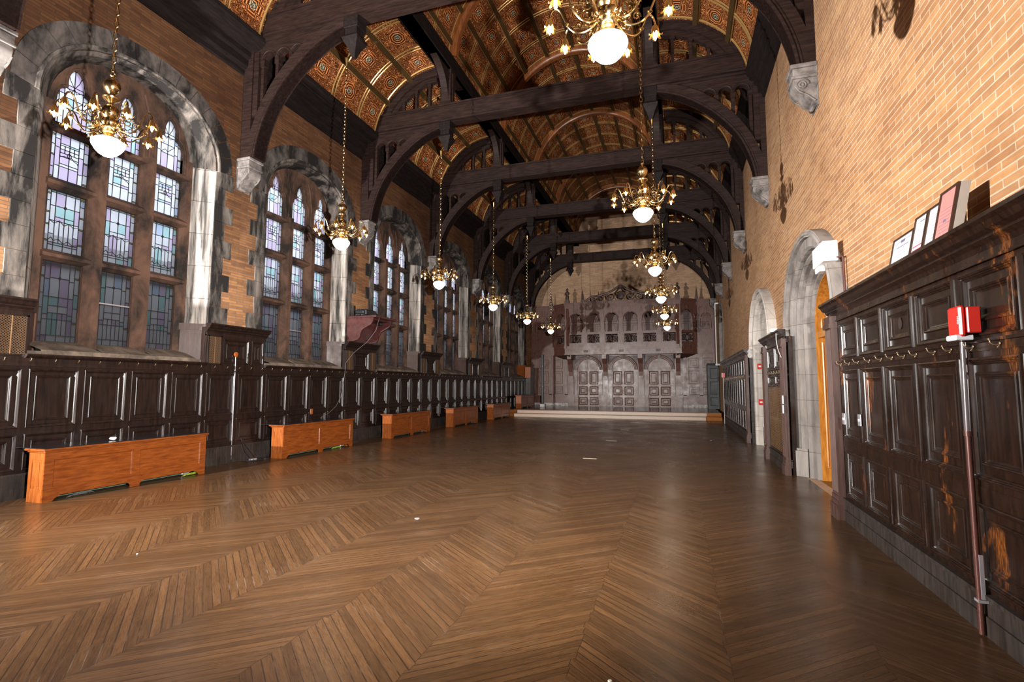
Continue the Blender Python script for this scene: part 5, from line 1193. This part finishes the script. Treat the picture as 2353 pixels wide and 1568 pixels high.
# little oval mark on a near panel and nail hooks in the brick
b = MB(); b.lathe([(.05, 0), (.05, .003), (.0, .003)], n=20); b.v = [(-v[2], v[0]*.75, v[1]) for v in b.v]; tag(b.build('oval_patch', 'plinth_wood', None, (1.772, 5.07, 2.02)), 'faint oval patch on the third small upper panel', 'patch')
rnd = random.Random(3)
for i, (y, z) in enumerate(((4.05, 4.5), (5.2, 3.9), (6.6, 4.6), (7.4, 3.3), (5.9, 3.2), (9.0, 5.2), (10.6, 4.4))):
    b = MB(); b.tube([(0, 0, 0), (-.02, 0, 0), (-.03, 0, .012)], .004, 5); tag(b.build('wall_nail', 'plate_metal', None, (XR-.0, y, z)), 'small bent nail stuck in the bricks of the right wall', 'nail', 'small nails in the right wall')

# ------------------------------------------------------------------ camera
F, YAW, PITCH, ROLL = 1182.39, .3132, .0851, -.0022
cam = bpy.data.cameras.new('camera'); co = bpy.data.objects.new('camera', cam); C.objects.link(co)
cam.sensor_width = 36; cam.lens = F/2353*36; cam.clip_start = .05; cam.clip_end = 200
c, s_ = cos(YAW), sin(YAW); cp, sp = cos(PITCH), sin(PITCH)
fwd = Vector((-s_*cp, c*cp, sp)); rt = Vector((c, s_, 0)); up = Vector((s_*sp, -c*sp, cp)); cr, sr = cos(ROLL), sin(ROLL)
RX = rt*cr-up*sr; UY = rt*sr+up*cr
co.matrix_world = Matrix(((RX.x, UY.x, -fwd.x, 0), (RX.y, UY.y, -fwd.y, 0), (RX.z, UY.z, -fwd.z, 1.5), (0, 0, 0, 1)))
bpy.context.scene.camera = co

# ------------------------------------------------------------------ light
def spot(name, loc, target, energy, size, blend, rad, col=(1, .97, .93)):
    l = bpy.data.lights.new(name, 'SPOT'); l.energy = energy; l.spot_size = R(size); l.spot_blend = blend; l.shadow_soft_size = rad; l.color = col
    o = bpy.data.objects.new(name, l); C.objects.link(o); o.location = loc
    o.rotation_euler = (Vector(target)-Vector(loc)).to_track_quat('-Z', 'Y').to_euler(); return o
spot('photographer_strobe_right', (.72, .55, 2.15), (-7.0, 11.5, 4.5), 10500, 106, 1.0, .05)
spot('photographer_strobe_left', (-7.95, .0, 2.36), (-1.0, 9.5, 5.2), 12800, 130, 1.0, .05)
w = bpy.data.worlds.new('sky'); w.use_nodes = True; bpy.context.scene.world = w
nt = w.node_tree; bg = nt.nodes['Background']; bg.inputs[0].default_value = (.86, .92, 1.0, 1); bg.inputs[1].default_value = 3.0
sc_ = bpy.context.scene
sc_.view_settings.view_transform = 'Standard'; sc_.view_settings.look = 'None'; sc_.view_settings.gamma = 1.0; sc_.view_settings.exposure = 0.0
sc_.view_settings.use_curve_mapping = False
cy = sc_.cycles
cy.use_denoising = True; cy.max_bounces = 6; cy.diffuse_bounces = 3; cy.glossy_bounces = 3; cy.transmission_bounces = 4; cy.transparent_max_bounces = 6; cy.sample_clamp_indirect = 4.0; cy.caustics_reflective = False; cy.caustics_refractive = False
